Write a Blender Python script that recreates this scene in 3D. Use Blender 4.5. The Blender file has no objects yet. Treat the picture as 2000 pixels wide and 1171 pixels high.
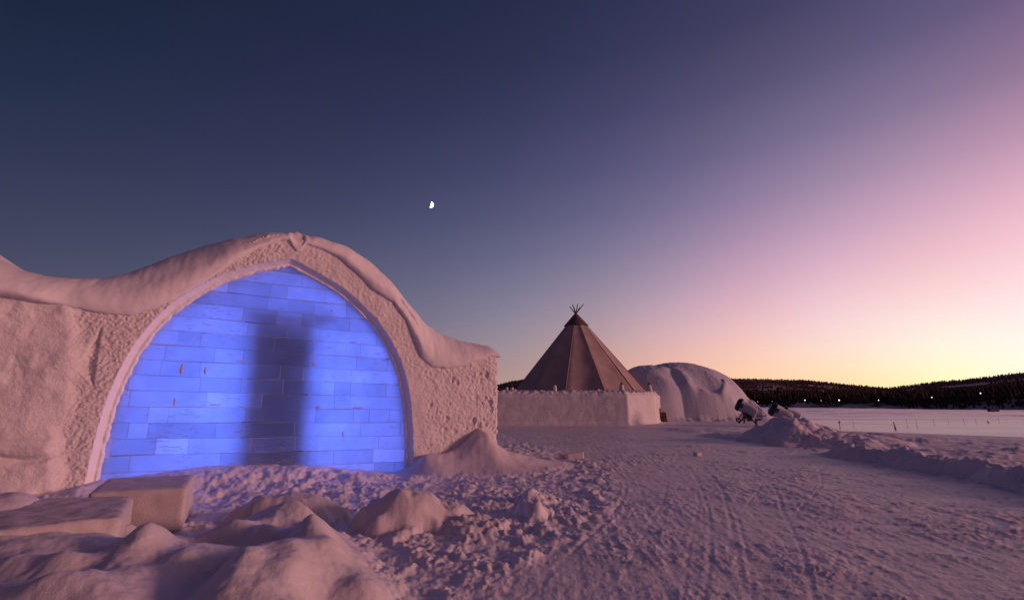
import bpy, math, random
import numpy as np
from mathutils import Vector
rnd = random.Random(7)
R = math.radians
sc = bpy.context.scene
COL = sc.collection

# ------------------------------------------------------------------ camera
W0, H0, FPX = 2000.0, 1171.0, 944.0
PITCH = R(11.7); EYE = 1.5
cam_d = bpy.data.cameras.new('camera'); cam = bpy.data.objects.new('camera', cam_d); COL.objects.link(cam)
cam_d.sensor_width = 36; cam_d.lens = FPX / W0 * 36; cam_d.clip_start = 0.05; cam_d.clip_end = 12000
cam.location = (0, 0, EYE); cam.rotation_euler = (math.pi / 2 + PITCH, 0, 0)
sc.camera = cam
sc.view_settings.view_transform = 'Standard'; sc.view_settings.look = 'None'
sc.view_settings.exposure = 0; sc.view_settings.gamma = 1
sc.render.engine = 'CYCLES'; sc.cycles.use_denoising = True
sc.cycles.max_bounces = 8; sc.cycles.diffuse_bounces = 4; sc.cycles.sample_clamp_indirect = 4

def ray(px, py):
    a = (px - W0 / 2) / FPX; b = -(py - H0 / 2) / FPX
    c, s = math.cos(PITCH), math.sin(PITCH)
    return np.array([a, c - b * s, s + b * c])
def at(px, py, z=0.0):
    d = ray(px, py); t = (z - EYE) / d[2]
    return (d[0] * t, d[1] * t)
def at_depth(px, py, Y):
    d = ray(px, py); t = Y / d[1]
    return (d[0] * t, Y, EYE + d[2] * t)

# ------------------------------------------------------------------ sky (world)
def lin(c):
    return tuple(((v / 255) / 12.92 if v / 255 <= 0.04045 else ((v / 255 + 0.055) / 1.055) ** 2.4) for v in c)
SKY = [  # photo pixel -> display colour
 (5,5,29,40,64),(505,5,33,40,66),(1000,5,38,45,73),(1500,5,65,63,97),(1995,5,112,96,132),(1750,150,117,104,139),
 (1500,150,89,83,117),(1205,155,62,62,97),(700,250,49,54,86),(300,300,50,56,85),(0,280,48,55,83),(1000,250,60,62,96),
 (1500,350,137,121,155),(1250,420,115,108,143),(1750,350,179,149,177),(1950,300,196,154,181),(1990,420,241,188,205),(1750,480,225,181,200),
 (50,490,72,73,98),(400,440,66,69,98),(750,450,76,79,110),(1000,500,104,103,134),(900,600,122,118,142),(1250,560,162,144,166),(1500,560,219,175,194),
 (1950,550,255,216,216),(1750,610,255,218,210),(1400,620,221,178,188),(1000,660,153,141,154),(1300,680,223,181,182),(990,725,174,146,144),
 (1600,690,254,221,202),(1450,720,255,209,184),(1700,720,255,242,214),(1950,680,255,255,247),(1850,712,255,255,228),(1740,748,255,231,168),(1560,734,255,208,155),(1880,733,255,250,190),(1300,705,232,176,160),
 (500,700,112,112,134),(0,700,94,96,118),(250,600,86,90,112)]
pts, cols = [], []
def azel(v):
    v = v / np.linalg.norm(v); return math.degrees(math.atan2(v[0], v[1])), math.degrees(math.asin(v[2]))
def dirv(az, el):
    a, e = R(az), R(el); return np.array([math.sin(a) * math.cos(e), math.cos(a) * math.cos(e), math.sin(e)])
for px, py, r_, g_, b_ in SKY:
    v = ray(px, py); pts.append(v / np.linalg.norm(v)); cols.append((r_, g_, b_))
for az, el, c in [(65,1,(255,255,230)),(90,2,(255,215,180)),(120,2,(225,158,155)),(150,3,(190,135,145)),(180,3,(150,110,122)),(-150,3,(128,98,116)),
                  (-110,3,(120,110,145)),(-75,2,(95,100,130)),(70,22,(235,170,185)),(95,20,(205,145,175)),(125,20,(160,114,138)),(160,20,(124,88,108)),
                  (-160,20,(98,76,98)),(-110,20,(78,72,106)),(-80,20,(50,60,98)),(60,45,(105,88,138)),(100,45,(108,84,122)),(150,45,(90,70,104)),
                  (-150,45,(75,65,108)),(-100,45,(45,50,86)),(0,90,(46,45,76)),(0,65,(38,44,80)),(-60,60,(32,42,76)),(40,70,(58,58,100))]:
    pts.append(dirv(az, el)); cols.append(c if az == 65 else tuple(v * k_ for v, k_ in zip(c, (.82, .84, .84))))
pts = np.array(pts); cols = np.array(cols, float)
def kern(a, b):
    return np.sqrt(((a[:, None, :] - b[None, :, :]) ** 2).sum(-1) + 0.01)
K = kern(pts, pts); n = len(pts)
A = np.zeros((n + 1, n + 1)); A[:n, :n] = K - 0.004 * np.eye(n); A[n, :n] = 1; A[:n, n] = 1
coef = np.linalg.solve(A, np.vstack([cols, np.zeros((1, 3))]))
def skycol(az, el):
    p = dirv(az, max(el, 0))[None]
    c = (kern(p, pts) @ coef[:n] + coef[n])[0]
    return np.clip(c, 20, 255)
world = bpy.data.worlds.new('World'); sc.world = world; world.use_nodes = True
nt = world.node_tree; N = nt.nodes; L = nt.links
for nd in list(N): N.remove(nd)
out = N.new('ShaderNodeOutputWorld'); bg = N.new('ShaderNodeBackground'); L.new(bg.outputs[0], out.inputs[0])
tc = N.new('ShaderNodeTexCoord'); sep = N.new('ShaderNodeSeparateXYZ'); L.new(tc.outputs['Generated'], sep.inputs[0])
def wmath(op, a, b=None):
    m = N.new('ShaderNodeMath'); m.operation = op
    for i, v in enumerate((a, b)):
        if v is None: continue
        if isinstance(v, (int, float)): m.inputs[i].default_value = v
        else: L.new(v, m.inputs[i])
    return m.outputs[0]
w_az = wmath('MULTIPLY', wmath('ARCTAN2', sep.outputs[0], sep.outputs[1]), 180 / math.pi)
w_el = wmath('MULTIPLY', wmath('ARCSINE', sep.outputs[2]), 180 / math.pi)
els = [0, 1.5, 3, 5, 7.5, 10, 13, 17, 21, 26, 32, 38, 46, 56, 70, 90]
w_t = wmath('DIVIDE', w_el, 90.0)
azs = [-180, -150, -120, -90, -70, -50, -40, -30, -20, -10, 0, 10, 18, 26, 34, 42, 50, 60, 75, 90, 110, 135, 160, 180]
prev = None
for i, az in enumerate(azs):
    rp = N.new('ShaderNodeValToRGB'); L.new(w_t, rp.inputs[0]); cr = rp.color_ramp
    while len(cr.elements) < len(els): cr.elements.new(0.5)
    for e, el in zip(cr.elements, els):
        pass
    for k, el in enumerate(els):
        cr.elements[k].position = el / 90
    for k, el in enumerate(els):
        a_ = -180 if az == 180 else az
        c = lin(skycol(a_, el)); cr.elements[k].color = (*c, 1)
    if prev is None: prev = rp.outputs[0]
    else:
        mr = N.new('ShaderNodeMapRange'); mr.inputs['From Min'].default_value = azs[i - 1]; mr.inputs['From Max'].default_value = az
        L.new(w_az, mr.inputs['Value'])
        mx = N.new('ShaderNodeMix'); mx.data_type = 'RGBA'
        L.new(mr.outputs[0], mx.inputs[0]); L.new(prev, mx.inputs[6]); L.new(rp.outputs[0], mx.inputs[7]); prev = mx.outputs[2]
L.new(prev, bg.inputs['Color']); bg.inputs['Strength'].default_value = 1.0

# ------------------------------------------------------------------ sun (low afterglow from the right, very soft)
SUN_AZ, SUN_EL = 99, 10
sd = bpy.data.lights.new('sun', 'SUN'); sun = bpy.data.objects.new('sun', sd); COL.objects.link(sun)
sd.energy = 1.95; sd.color = (1.0, 0.46, 0.38); sd.angle = R(9)
sun.rotation_euler = Vector(dirv(SUN_AZ, SUN_EL)).to_track_quat('Z', 'Y').to_euler()

# ------------------------------------------------------------------ helpers
def tag(o, label=None, cat=None, group=None, kind=None):
    if label: o['label'] = label
    if cat: o['category'] = cat
    if group: o['group'] = group
    if kind: o['kind'] = kind
    return o
def empty(name, loc=(0, 0, 0), rz=0.0, **k):
    o = bpy.data.objects.new(name, None); COL.objects.link(o); o.location = loc; o.rotation_euler = (0, 0, rz)
    o.empty_display_size = 0.2
    return tag(o, **k)
def link(name, me, mat=None, parent=None, smooth=True, **k):
    o = bpy.data.objects.new(name, me); COL.objects.link(o)
    if mat:
        for m in (mat if isinstance(mat, (list, tuple)) else [mat]): me.materials.append(m)
    if smooth: me.shade_smooth()
    if parent: o.parent = parent
    return tag(o, **k)
def npmesh(name, V, F):
    """V (n,3), F (m,4) or (m,3) int"""
    me = bpy.data.meshes.new(name); V = np.asarray(V, np.float32); F = np.asarray(F, np.int32)
    k = F.shape[1]
    me.vertices.add(len(V)); me.vertices.foreach_set('co', V.ravel())
    me.loops.add(F.size); me.loops.foreach_set('vertex_index', F.ravel())
    me.polygons.add(len(F)); me.polygons.foreach_set('loop_start', np.arange(0, F.size, k, dtype=np.int32))
    me.update(calc_edges=True); me.validate()
    return me
def submesh(name, V, F):
    used = np.unique(F); mp = np.full(len(V), -1, np.int64); mp[used] = np.arange(len(used))
    return npmesh(name, V[used], mp[F])
def gridF(nr, nc, closed=False):
    i = np.arange(nr - 1)[:, None]; j = np.arange(nc if closed else nc - 1)[None, :]
    j2 = (j + 1) % nc
    return np.stack([i * nc + j, i * nc + j2, (i + 1) * nc + j2, (i + 1) * nc + j], -1).reshape(-1, 4)
class MB:
    def __init__(s): s.v = []; s.f = []
    def add(s, V, F):
        b = len(s.v); s.v += [tuple(map(float, p)) for p in V]; s.f += [tuple(int(i) + b for i in f) for f in F]; return s
    def box(s, c, d, bev=0.0, rz=0.0):
        x, y, z = (q / 2 for q in d); V = [(sx * x, sy * y, sz * z) for sx in (-1, 1) for sy in (-1, 1) for sz in (-1, 1)]
        cr, sr = math.cos(rz), math.sin(rz)
        V = [(c[0] + a * cr - b * sr, c[1] + a * sr + b * cr, c[2] + h) for a, b, h in V]
        return s.add(V, [(0, 1, 3, 2), (4, 6, 7, 5), (0, 4, 5, 1), (2, 3, 7, 6), (0, 2, 6, 4), (1, 5, 7, 3)])
    def tube(s, p, q, r0, r1=None, n=10, cap=True):
        r1 = r0 if r1 is None else r1; p = Vector(p); q = Vector(q); d = (q - p).normalized()
        a = d.orthogonal().normalized(); b = d.cross(a)
        V = [tuple(P + (a * math.cos(t) + b * math.sin(t)) * r) for P, r in ((p, r0), (q, r1)) for t in [2 * math.pi * k / n for k in range(n)]]
        F = [(k, (k + 1) % n, n + (k + 1) % n, n + k) for k in range(n)]
        if cap: F += [tuple(range(n))[::-1], tuple(range(n, 2 * n))]
        return s.add(V, F)
    def lathe(s, prof, o, axis, n=24):
        o = Vector(o); d = Vector(axis).normalized(); a = d.orthogonal().normalized(); b = d.cross(a); V = []; F = []
        for t_, r in prof:
            V += [tuple(o + d * t_ + (a * math.cos(t) + b * math.sin(t)) * r) for t in [2 * math.pi * k / n for k in range(n)]]
        for i in range(len(prof) - 1):
            F += [(i * n + k, i * n + (k + 1) % n, (i + 1) * n + (k + 1) % n, (i + 1) * n + k) for k in range(n)]
        return s.add(V, F)
    def build(s, name, mat, parent=None, smooth=False, **k):
        me = bpy.data.meshes.new(name); me.from_pydata(s.v, [], s.f); me.update()
        return link(name, me, mat, parent, smooth, **k)

# numpy noise
_ang = np.random.RandomState(3).rand(1024) * 2 * np.pi; _GX = np.cos(_ang); _GY = np.sin(_ang)
def _hash(x, y, s):
    h = (x.astype(np.int64) * 374761393 + y.astype(np.int64) * 668265263 + s * 974634777) & 0xffffffff
    h = ((h ^ (h >> 13)) * 1274126177) & 0xffffffff
    return (h ^ (h >> 16))
def perlin(x, y, s=0):
    xi = np.floor(x); yi = np.floor(y); fx = x - xi; fy = y - yi
    u = fx * fx * fx * (fx * (fx * 6 - 15) + 10); v = fy * fy * fy * (fy * (fy * 6 - 15) + 10)
    def g(a, b):
        h = _hash(xi + a, yi + b, s) & 1023
        return _GX[h] * (fx - a) + _GY[h] * (fy - b)
    n0 = g(0, 0) * (1 - u) + g(1, 0) * u; n1 = g(0, 1) * (1 - u) + g(1, 1) * u
    return (n0 * (1 - v) + n1 * v) * 1.5
def fbm(x, y, o=4, s=0, gain=0.5):
    r = 0; a = 1
    for k in range(o):
        r = r + a * perlin(x, y, s + k * 17); x = x * 2.03 + 5.1; y = y * 2.03 + 1.7; a *= gain
    return r
def billow(x, y, o=3, s=0, gain=0.5):
    r = 0; a = 1
    for k in range(o):
        r = r + a * np.abs(perlin(x, y, s + k * 17)); x = x * 2.03 + 5.1; y = y * 2.03 + 1.7; a *= gain
    return r
def worley(x, y, s=0):
    xi = np.floor(x); yi = np.floor(y); best = np.full(x.shape, 9.0); idv = np.zeros(x.shape)
    for a in (-1, 0, 1):
        for b in (-1, 0, 1):
            h = _hash(xi + a, yi + b, s); px_ = xi + a + (h & 255) / 255.0; py_ = yi + b + ((h >> 8) & 255) / 255.0
            d = (px_ - x) ** 2 + (py_ - y) ** 2; m = d < best; best = np.where(m, d, best); idv = np.where(m, ((h >> 16) & 255) / 255.0, idv)
    return np.sqrt(best), idv
def sstep(a, b, x):
    t = np.clip((x - a) / (b - a), 0, 1); return t * t * (3 - 2 * t)
def smax(a, b, k=0.05):
    h = np.clip(0.5 + 0.5 * (a - b) / k, 0, 1); return b * (1 - h) + a * h + k * h * (1 - h)
def seg_dist(x, y, P, closed=False):
    best = np.full(np.shape(x), 1e9); tt = np.zeros(np.shape(x)); n_ = len(P)
    for i in range(n_ if closed else n_ - 1):
        ax, ay = P[i]; bx, by = P[(i + 1) % n_]; dx, dy = bx - ax, by - ay; l2 = dx * dx + dy * dy + 1e-12
        t = np.clip(((x - ax) * dx + (y - ay) * dy) / l2, 0, 1)
        d = np.hypot(x - ax - t * dx, y - ay - t * dy); m = d < best
        best = np.where(m, d, best); tt = np.where(m, i + t, tt)
    return best, tt
def inside(x, y, P):
    r = np.zeros(np.shape(x), bool); n_ = len(P)
    for i in range(n_):
        ax, ay = P[i]; bx, by = P[(i + 1) % n_]
        if ay == by: continue
        c = ((ay > y) != (by > y)) & (x < (bx - ax) * (y - ay) / (by - ay) + ax); r ^= c
    return r
def sdf(x, y, P):   # positive inside
    d, _ = seg_dist(x, y, P, True); return np.where(inside(x, y, P), d, -d)
def spline(P, m=8):
    P = [np.array(p, float) for p in P]; o = []
    for i in range(len(P) - 1):
        p0 = P[max(i - 1, 0)]; p1 = P[i]; p2 = P[i + 1]; p3 = P[min(i + 2, len(P) - 1)]
        for k in range(m):
            t = k / m
            o.append(0.5 * (2 * p1 + (p2 - p0) * t + (2 * p0 - 5 * p1 + 4 * p2 - p3) * t * t + (3 * p1 - p0 - 3 * p2 + p3) * t ** 3))
    o.append(P[-1]); return [tuple(q) for q in o]

# ------------------------------------------------------------------ materials
def mat(name, color, rough=0.6, bump=None, var=None, spec=0.3, metal=0.0):
    m = bpy.data.materials.new(name); m.use_nodes = True; nt = m.node_tree; N = nt.nodes; L = nt.links
    b = N['Principled BSDF']; b.inputs['Base Color'].default_value = (*color, 1); b.inputs['Roughness'].default_value = rough
    b.inputs['Specular IOR Level'].default_value = spec; b.inputs['Metallic'].default_value = metal
    tc = N.new('ShaderNodeTexCoord')
    if var:
        c2, scale, lo, hi = var
        nz = N.new('ShaderNodeTexNoise'); nz.inputs['Scale'].default_value = scale; nz.inputs['Detail'].default_value = 5
        L.new(tc.outputs['Object'], nz.inputs['Vector'])
        mr = N.new('ShaderNodeMapRange'); mr.inputs['From Min'].default_value = lo; mr.inputs['From Max'].default_value = hi
        L.new(nz.outputs[0], mr.inputs[0]); mx = N.new('ShaderNodeMix'); mx.data_type = 'RGBA'
        mx.inputs[6].default_value = (*color, 1); mx.inputs[7].default_value = (*c2, 1); L.new(mr.outputs[0], mx.inputs[0]); L.new(mx.outputs[2], b.inputs['Base Color'])
    if bump:
        last = None
        for scale, dist, det in bump:
            nz = N.new('ShaderNodeTexNoise'); nz.inputs['Scale'].default_value = scale; nz.inputs['Detail'].default_value = det; nz.inputs['Roughness'].default_value = 0.6
            L.new(tc.outputs['Object'], nz.inputs['Vector'])
            bp = N.new('ShaderNodeBump'); bp.inputs['Distance'].default_value = dist; bp.inputs['Strength'].default_value = 1
            L.new(nz.outputs[0], bp.inputs['Height'])
            if last: L.new(last, bp.inputs['Normal'])
            last = bp.outputs[0]
        L.new(last, b.inputs['Normal'])
    return m
SNOWC = (0.72, 0.65, 0.67)
M = {}
M['snow'] = mat('snow_ground', SNOWC, 0.6, [(60, 0.006, 4)], ((0.62, 0.59, 0.63), 1.3, 0.35, 0.7))
M['road'] = mat('snow_packed', (0.70, 0.62, 0.64), 0.5, [(45, 0.006, 5)], ((0.60, 0.54, 0.56), 1.1, 0.35, 0.7))
M['soft'] = mat('snow_soft', (.64, .575, .59), 0.65, [(26, 0.006, 5), (130, 0.003, 3)], ((0.57, 0.51, 0.53), 2.0, 0.3, 0.7))
M['wall'] = mat('snow_wall', (0.72, 0.67, 0.68), 0.65, [(38, 0.012, 6), (130, 0.003, 2)], ((0.63, 0.58, 0.59), 2.5, 0.3, 0.7))
M['rim'] = mat('snow_rim', (0.76, 0.74, 0.80), 0.5, [(25, 0.006, 3)])
M['cap'] = mat('snow_cap', (0.70, 0.66, 0.68), 0.65, [(70, 0.003, 3), (6, 0.01, 2)])
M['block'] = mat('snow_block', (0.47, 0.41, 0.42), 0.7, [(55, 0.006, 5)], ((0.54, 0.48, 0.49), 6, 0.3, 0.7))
M['lake'] = mat('lake_snow', (0.93, 0.72, 0.68), 0.35, [(1.2, 0.02, 4)], spec=.9)
_n = M['lake'].node_tree; _t = _n.nodes.new('ShaderNodeTexCoord'); _m = _n.nodes.new('ShaderNodeMapping'); _m.inputs['Scale'].default_value = (.009, .11, 1); _z = _n.nodes.new('ShaderNodeTexNoise')
_z.inputs['Scale'].default_value = 1; _z.inputs['Detail'].default_value = 4; _r = _n.nodes.new('ShaderNodeMapRange'); _r.inputs['From Min'].default_value = .50; _r.inputs['From Max'].default_value = .60; _x = _n.nodes.new('ShaderNodeMix'); _x.data_type = 'RGBA'
_x.inputs[6].default_value = (.93, .72, .68, 1); _x.inputs[7].default_value = (.58, .46, .52, 1); _n.links.new(_t.outputs['Object'], _m.inputs[0]); _n.links.new(_m.outputs[0], _z.inputs[0]); _n.links.new(_z.outputs[0], _r.inputs[0]); _n.links.new(_r.outputs[0], _x.inputs[0]); _n.links.new(_x.outputs[2], _n.nodes['Principled BSDF'].inputs['Base Color'])   # darker mauve streaks, drawn out along x
M['dome'] = mat('snow_dome', (0.52, 0.52, 0.59), 0.65, [(12, 0.02, 4)])  # shade on the dome is put into this darker, bluer snow colour

# ------------------------------------------------------------------ facade frame
WD = R(61.2)                                    # the wall runs this far right of straight ahead
FX = np.array([math.sin(WD), math.cos(WD)])     # along the wall (to the right, away)
FI = np.array([-FX[1], FX[0]])                  # into the building
P0 = np.array(at(800, 922, 0.0))                # right foot of the arch
def fuv(px, py, w=0.0):                         # pixel -> (u, v) on the plane w metres in front of the facade
    d = ray(px, py); o = P0 - FI * w
    t = (o @ FI) / (d[:2] @ FI); p = d * t
    return ((p[:2] - o) @ FX, EYE + p[2])
def fworld(u, w, z=0):
    p = P0 + FX * u - FI * w; return (p[0], p[1], z)

BASE = [fuv(*p, w=-0.15) for p in [(120, 955), (185, 938), (300, 925), (380, 913), (450, 908), (600, 908), (700, 917), (790, 923), (980, 905)]]
bu = np.array([b[0] for b in BASE]); bv = np.array([b[1] for b in BASE])

# ------------------------------------------------------------------ ground height field
H_mask = {}
def feature_heights(x, y):
    """returns height and a dictionary of raised features"""
    r = np.hypot(x, y); az = np.degrees(np.arctan2(x, y))
    # broad terrain: level yard, falling to the frozen river
    edge = np.where(az > 24, 25 + 20 * sstep(34, 24, az), 46.0)
    z = -3.4 * sstep(0, 1, (r - edge) / (60 - edge)) - 0.05 * sstep(10, 28, r)
    near = sstep(60, 20, r)
    z = z + 0.03 * fbm(x * 0.35, y * 0.35, 3, 11) * near
    road = sdf(x, y, ROAD)
    rm = sstep(-0.15, 0.35, road)
    # trodden snow
    fx_, id_ = worley(x * 3.3 + 0.25 * perlin(x * 4, y * 4, 5), y * 3.3 + 0.25 * perlin(x * 4 + 9, y * 4, 6), 31)
    tro = 0.035 * fbm(x * 1.9, y * 1.9, 2, 40) + 0.055 * (billow(x * 3.4, y * 3.4, 3, 50, 0.55) - 0.35) + 0.045 * np.clip(0.5 - fx_, 0, 1) * (id_ > 0.55) - 0.05 * np.exp(-(fx_ / 0.26) ** 2) * (id_ < 0.35)
    w2, i2 = worley(x * 8.5, y * 8.5, 77)
    tro = tro + 0.055 * np.clip(0.42 - w2, 0, 1) * (i2 > 0.45) + 0.016 * fbm(x * 11, y * 11, 3, 61)
    # packed road: fine crust, tracks
    ca, sa = math.cos(0.12), math.sin(0.12); xr, yr = x * ca - y * sa, x * sa + y * ca
    pk = 0.018 * fbm(xr * 0.9, yr * 2.2, 3, 70) + 0.006 * fbm(xr * 4.2, yr * 8.5, 3, 80, 0.6) + 0.008 * fbm(xr * 12, yr * 22, 3, 85, .65) - 0.006 * billow(x * 2.0, y * 3.2, 2, 90)
    pk = pk + 0.007 * fbm(x * 9 - y * .6, y * 0.9, 3, 93, .6)
    patch = sstep(0.05, 0.35, fbm(x * 0.5, y * 0.7, 2, 97) + 0.25 * sstep(3, 8, x))
    pk = pk + patch * (0.020 * (billow(xr * 3.2, yr * 10.0, 4, 99, 0.6) - 0.3))
    for T, wd, dp in TRACKS:
        d, t = seg_dist(x, y, T)
        wob = 1 + 0.6 * perlin(x * 3, y * 3, 123)
        dp = dp * .26; wd = wd * .7; pk = pk - dp * wob * np.exp(-(d / wd) ** 2) + 0.3 * dp * np.exp(-((d - 1.9 * wd) / (0.8 * wd)) ** 2)
    rough_fade = 1 - 0.35 * sstep(12, 30, r)
    right = sstep(0, 0.6, sdf(x, y, FIELD))
    fld = 0.07 * fbm(x * 0.55, y * 1.6, 3, 130, 0.6) + 0.08 * (billow(x * 1.0, y * 2.2, 3, 140, 0.55) - 0.3) + 0.02 * fbm(x * 7, y * 7, 2, 141)
    base = (1 - rm) * tro * rough_fade + rm * pk
    z = z + (base * (1 - right) + right * fld * sstep(60, 30, r)) * near
    F = {}
    # bank at the foot of the ice building
    u = (x - P0[0]) * FX[0] + (y - P0[1]) * FX[1]; w = -((x - P0[0]) * FI[0] + (y - P0[1]) * FI[1])
    bz = np.interp(u, bu, bv)
    foot = bz * np.exp(-(np.clip(w, 0, 9) / 0.9) ** 2) * sstep(2.3, 1.5, u)
    z = np.where(w < 0.6, z * (1 - 0.7 * sstep(0.6, 0.0, w) * sstep(2.3, 1.5, u)), z)
    z = smax(z + foot, -9, 0.01)
    # big soft mound in the foreground
    s1 = sdf(x, y, MOUND)
    m = 0.36 * sstep(-0.05, 1.05, s1) ** 0.8 
    m = m + sstep(0, 0.4, s1) * (0.085 * fbm(x * 1.3 + 0.6 * y, y * 1.5, 2, 150))
    for (cx, cy), a, sx, sy, ro in LUMPS:
        c_, s_ = math.cos(ro), math.sin(ro); X = (x - cx) * c_ + (y - cy) * s_; Y = -(x - cx) * s_ + (y - cy) * c_
        m = m + 1.1 * a * np.exp(-((X / sx) ** 2 + (Y / sy) ** 2))
    m = m + (0.016 * fbm(x * 3.6, y * 3.6, 3, 158) + 0.004 * fbm(x * 17, y * 17, 2, 160)) * sstep(0, 0.3, s1)
    F['mound'] = m * sstep(-0.12, 0.05, s1)
    # lesser heaps: (name, centre, height, rx, ry, rot, roughness, power)
    for nm, (cx, cy), h, sx, sy, ro, rg, pw in HEAPS:
        c_, s_ = math.cos(ro), math.sin(ro); X = (x - cx) * c_ + (y - cy) * s_; Y = -(x - cx) * s_ + (y - cy) * c_
        q = np.sqrt((X / sx) ** 2 + (Y / sy) ** 2) * (1 + 0.22 * perlin(x * 2.2 / max(sx, .5), y * 2.2 / max(sy, .5), 170 + int(abs(cx) * 10)))
        hh = h * np.clip(1 - q ** (pw + .6), 0, 1) ** 0.9
        hh = hh * (1 + rg * fbm(x * 1.7 / max(sx, .35), y * 1.7 / max(sy, .35), 4, 181, 0.55))
        F[nm] = np.maximum(F.get(nm, np.zeros_like(x)), hh)
    # ploughed bank right of the road
    d, t = seg_dist(x, y, BERM)
    env = sstep(0, 1.2, t) * (0.9 + 0.25 * perlin(t * 1.5, t * 0 + 3, 190))
    bw = 0.55 + 0.12 * perlin(x * 1.3, y * 1.3, 191)
    F['bank'] = 0.34 * env * np.clip(1 - (d / bw) ** 2, 0, 1) * (1 + 0.30 * fbm(x * 2.2, y * 2.2, 4, 195, 0.6)) * (t < len(BERM) - 1.001)
    # snow drift leaning on the right corner of the building
    dr = np.zeros_like(x)
    for (uu, ww, hh, su, sw) in [(1.62, 0.05, 0.50, 0.30, 0.62), (1.20, 0.10, 0.20, 0.35, 0.4), (0.80, 0.15, 0.24, 0.62, 0.55), (0.30, 0.2, 0.22, 0.35, 0.5), (1.9, 0.2, 0.30, 0.9, 0.8), (2.6, 0.5, 0.12, 0.9, 0.5)]:
        dr = np.maximum(dr, 0) + hh * np.exp(-np.abs((u - uu) / su) ** 2 - np.abs((w - ww) / sw) ** 1.8)
    dr = dr * (1 + 0.12 * fbm(x * 2, y * 2, 3, 200))
    F['drift'] = np.where(dr > 0.02, dr, 0)
    return z, F

ROAD = [at(*p) for p in [(860, 1500), (930, 1171), (1050, 1092), (1140, 1030), (1195, 965), (1190, 925), (1120, 885), (1040, 868), (985, 850), (960, 838), (1100, 832), (1290, 833), (1440, 838),
        (1540, 868), (1620, 893), (1750, 920), (1870, 942), (2000, 968), (2400, 1040), (2600, 1500)]]
FIELD = [at(*p) for p in [(1640, 862), (1600, 872), (1640, 885), (1800, 905), (2000, 938), (2500, 1010), (2900, 860), (2300, 842), (1760, 842)]]
BERM = [at(*p) for p in [(1600, 884), (1660, 892), (1740, 903), (1830, 918), (1920, 934), (2000, 950), (2120, 975), (2300, 1010)]]
MOUND = [at(*p) for p in [(795, 1450), (788, 1160), (765, 1115), (725, 1072), (690, 1052)]] + [at(*p, z=.15) for p in [(640, 1010), (540, 992), (450, 1000), (385, 1045), (300, 1035), (225, 1000), (150, 978), (0, 975), (-400, 990), (-700, 1400)]] 
LUMPS = [(at(250, 1060, .4), .07, .16, .2, .3), (at(360, 1075, .4), .08, .14, .18, 0), (at(130, 1085, .4), .06, .22, .15, .2), (at(560, 1135, .3), .07, .13, .2, .4), (at(645, 1075, .3), .06, .12, .16, .2), (at(240, 1150, .4), .07, .16, .14, 0), (at(60, 1150, .4), .07, .2, .16, 0), (at(720, 1135, .2), .07, .14, .16, 0), (at(520, 1025, .4), .07, .11, .2, .5), (at(600, 1050, .3), .07, .1, .2, .4),
         (at(335, 1010, .2), -.10, .40, .20, 0.1), (at(262, 985, .45), .16, .16, .22, 0), (at(95, 965, .5), .15, .6, .25, 0.2), (at(-60, 985, .5), .15, .4, .3, 0),
         (at(585, 985, .4), .16, .38, .18, -0.1), (at(470, 1010, .4), .10, .20, .35, 0.3), (at(625, 1035, .35), .10, .14, .35, 0.25), (at(480, 1095, .4), .12, .16, .30, 0.3),
         (at(570, 1090, .35), .09, .15, .5, 0.5), (at(700, 1100, .25), .06, .3, .3, 0), (at(330, 1120, .4), -.10, .25, .35, 0.2), (at(520, 1060, .3), -.10, .18, .25, 0.3), (at(410, 1040, .35), -.12, .25, .15, 0),
         (at(180, 1120, .45), .06, .5, .3, 0.2), (at(640, 1120, .3), -.07, .18, .3, 0.4), (at(300, 1050, .4), .08, .12, .4, 0.2), (at(420, 1160, .4), .06, .4, .3, 0)]
HEAPS = [('heap', at(790, 1000, .15), .40, .62, .50, 0.2, .10, 1.7), ('heap', at(870, 1010, .05), .22, .42, .40, 0.2, .22, 1.7), ('heap', at(930, 1030, 0), .12, .45, .35, 0.0, .6, 1.8),
         ('hump', at(555, 1000, .1), .30, .72, .35, 0.0, .12, 3.0),
         ('clod', at(1040, 1000, .05), .16, .25, .35, 0.0, .5, 1.8), ('clod', at(1045, 975, .05), .14, .35, .25, 0.0, .5, 1.8),
         ('pile', at(1553, 850, .2), 0.76, 2.0, 2.3, 0.0, .34, 1.1), ('pile', at(1470, 848, .1), .24, 2.2, 2.0, 0, .3, 1.5), ('pile', at(1610, 858, .1), .42, 2.8, 1.6, -.25, .25, 1.2),
         ('pile', at(1650, 850, .1), .30, 3.2, .7, -.55, .15, 1.2), ('pile', at(1390, 835, .1), .14, 3.0, 2.0, 0, .3, 1.5), ('pile', at(1580, 868, 0), .35, 1.6, .9, 0, .45, 1.7), ('pile', at(1660, 872, 0), .25, 1.8, .9, -.3, .4, 1.5)]
def TR(P, wd=0.03, dp=0.02): return ([at(*q) for q in P], wd, dp)
def par(P, off):
    P = [np.array(p) for p in P]; o = []
    for i, p in enumerate(P):
        a = P[max(i - 1, 0)]; b = P[min(i + 1, len(P) - 1)]; d = (b - a) / np.linalg.norm(b - a); o.append(tuple(p + off * np.array([d[1], -d[0]])))
    return o
_t1 = spline([at(*q) for q in [(1360, 1400), (1375, 1171), (1388, 1060), (1375, 970), (1330, 900), (1240, 860), (1120, 842)]], 4)
_t2 = spline([at(*q) for q in [(1180, 1400), (1200, 1171), (1260, 1040), (1300, 960), (1290, 905), (1210, 862)]], 4)
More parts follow.
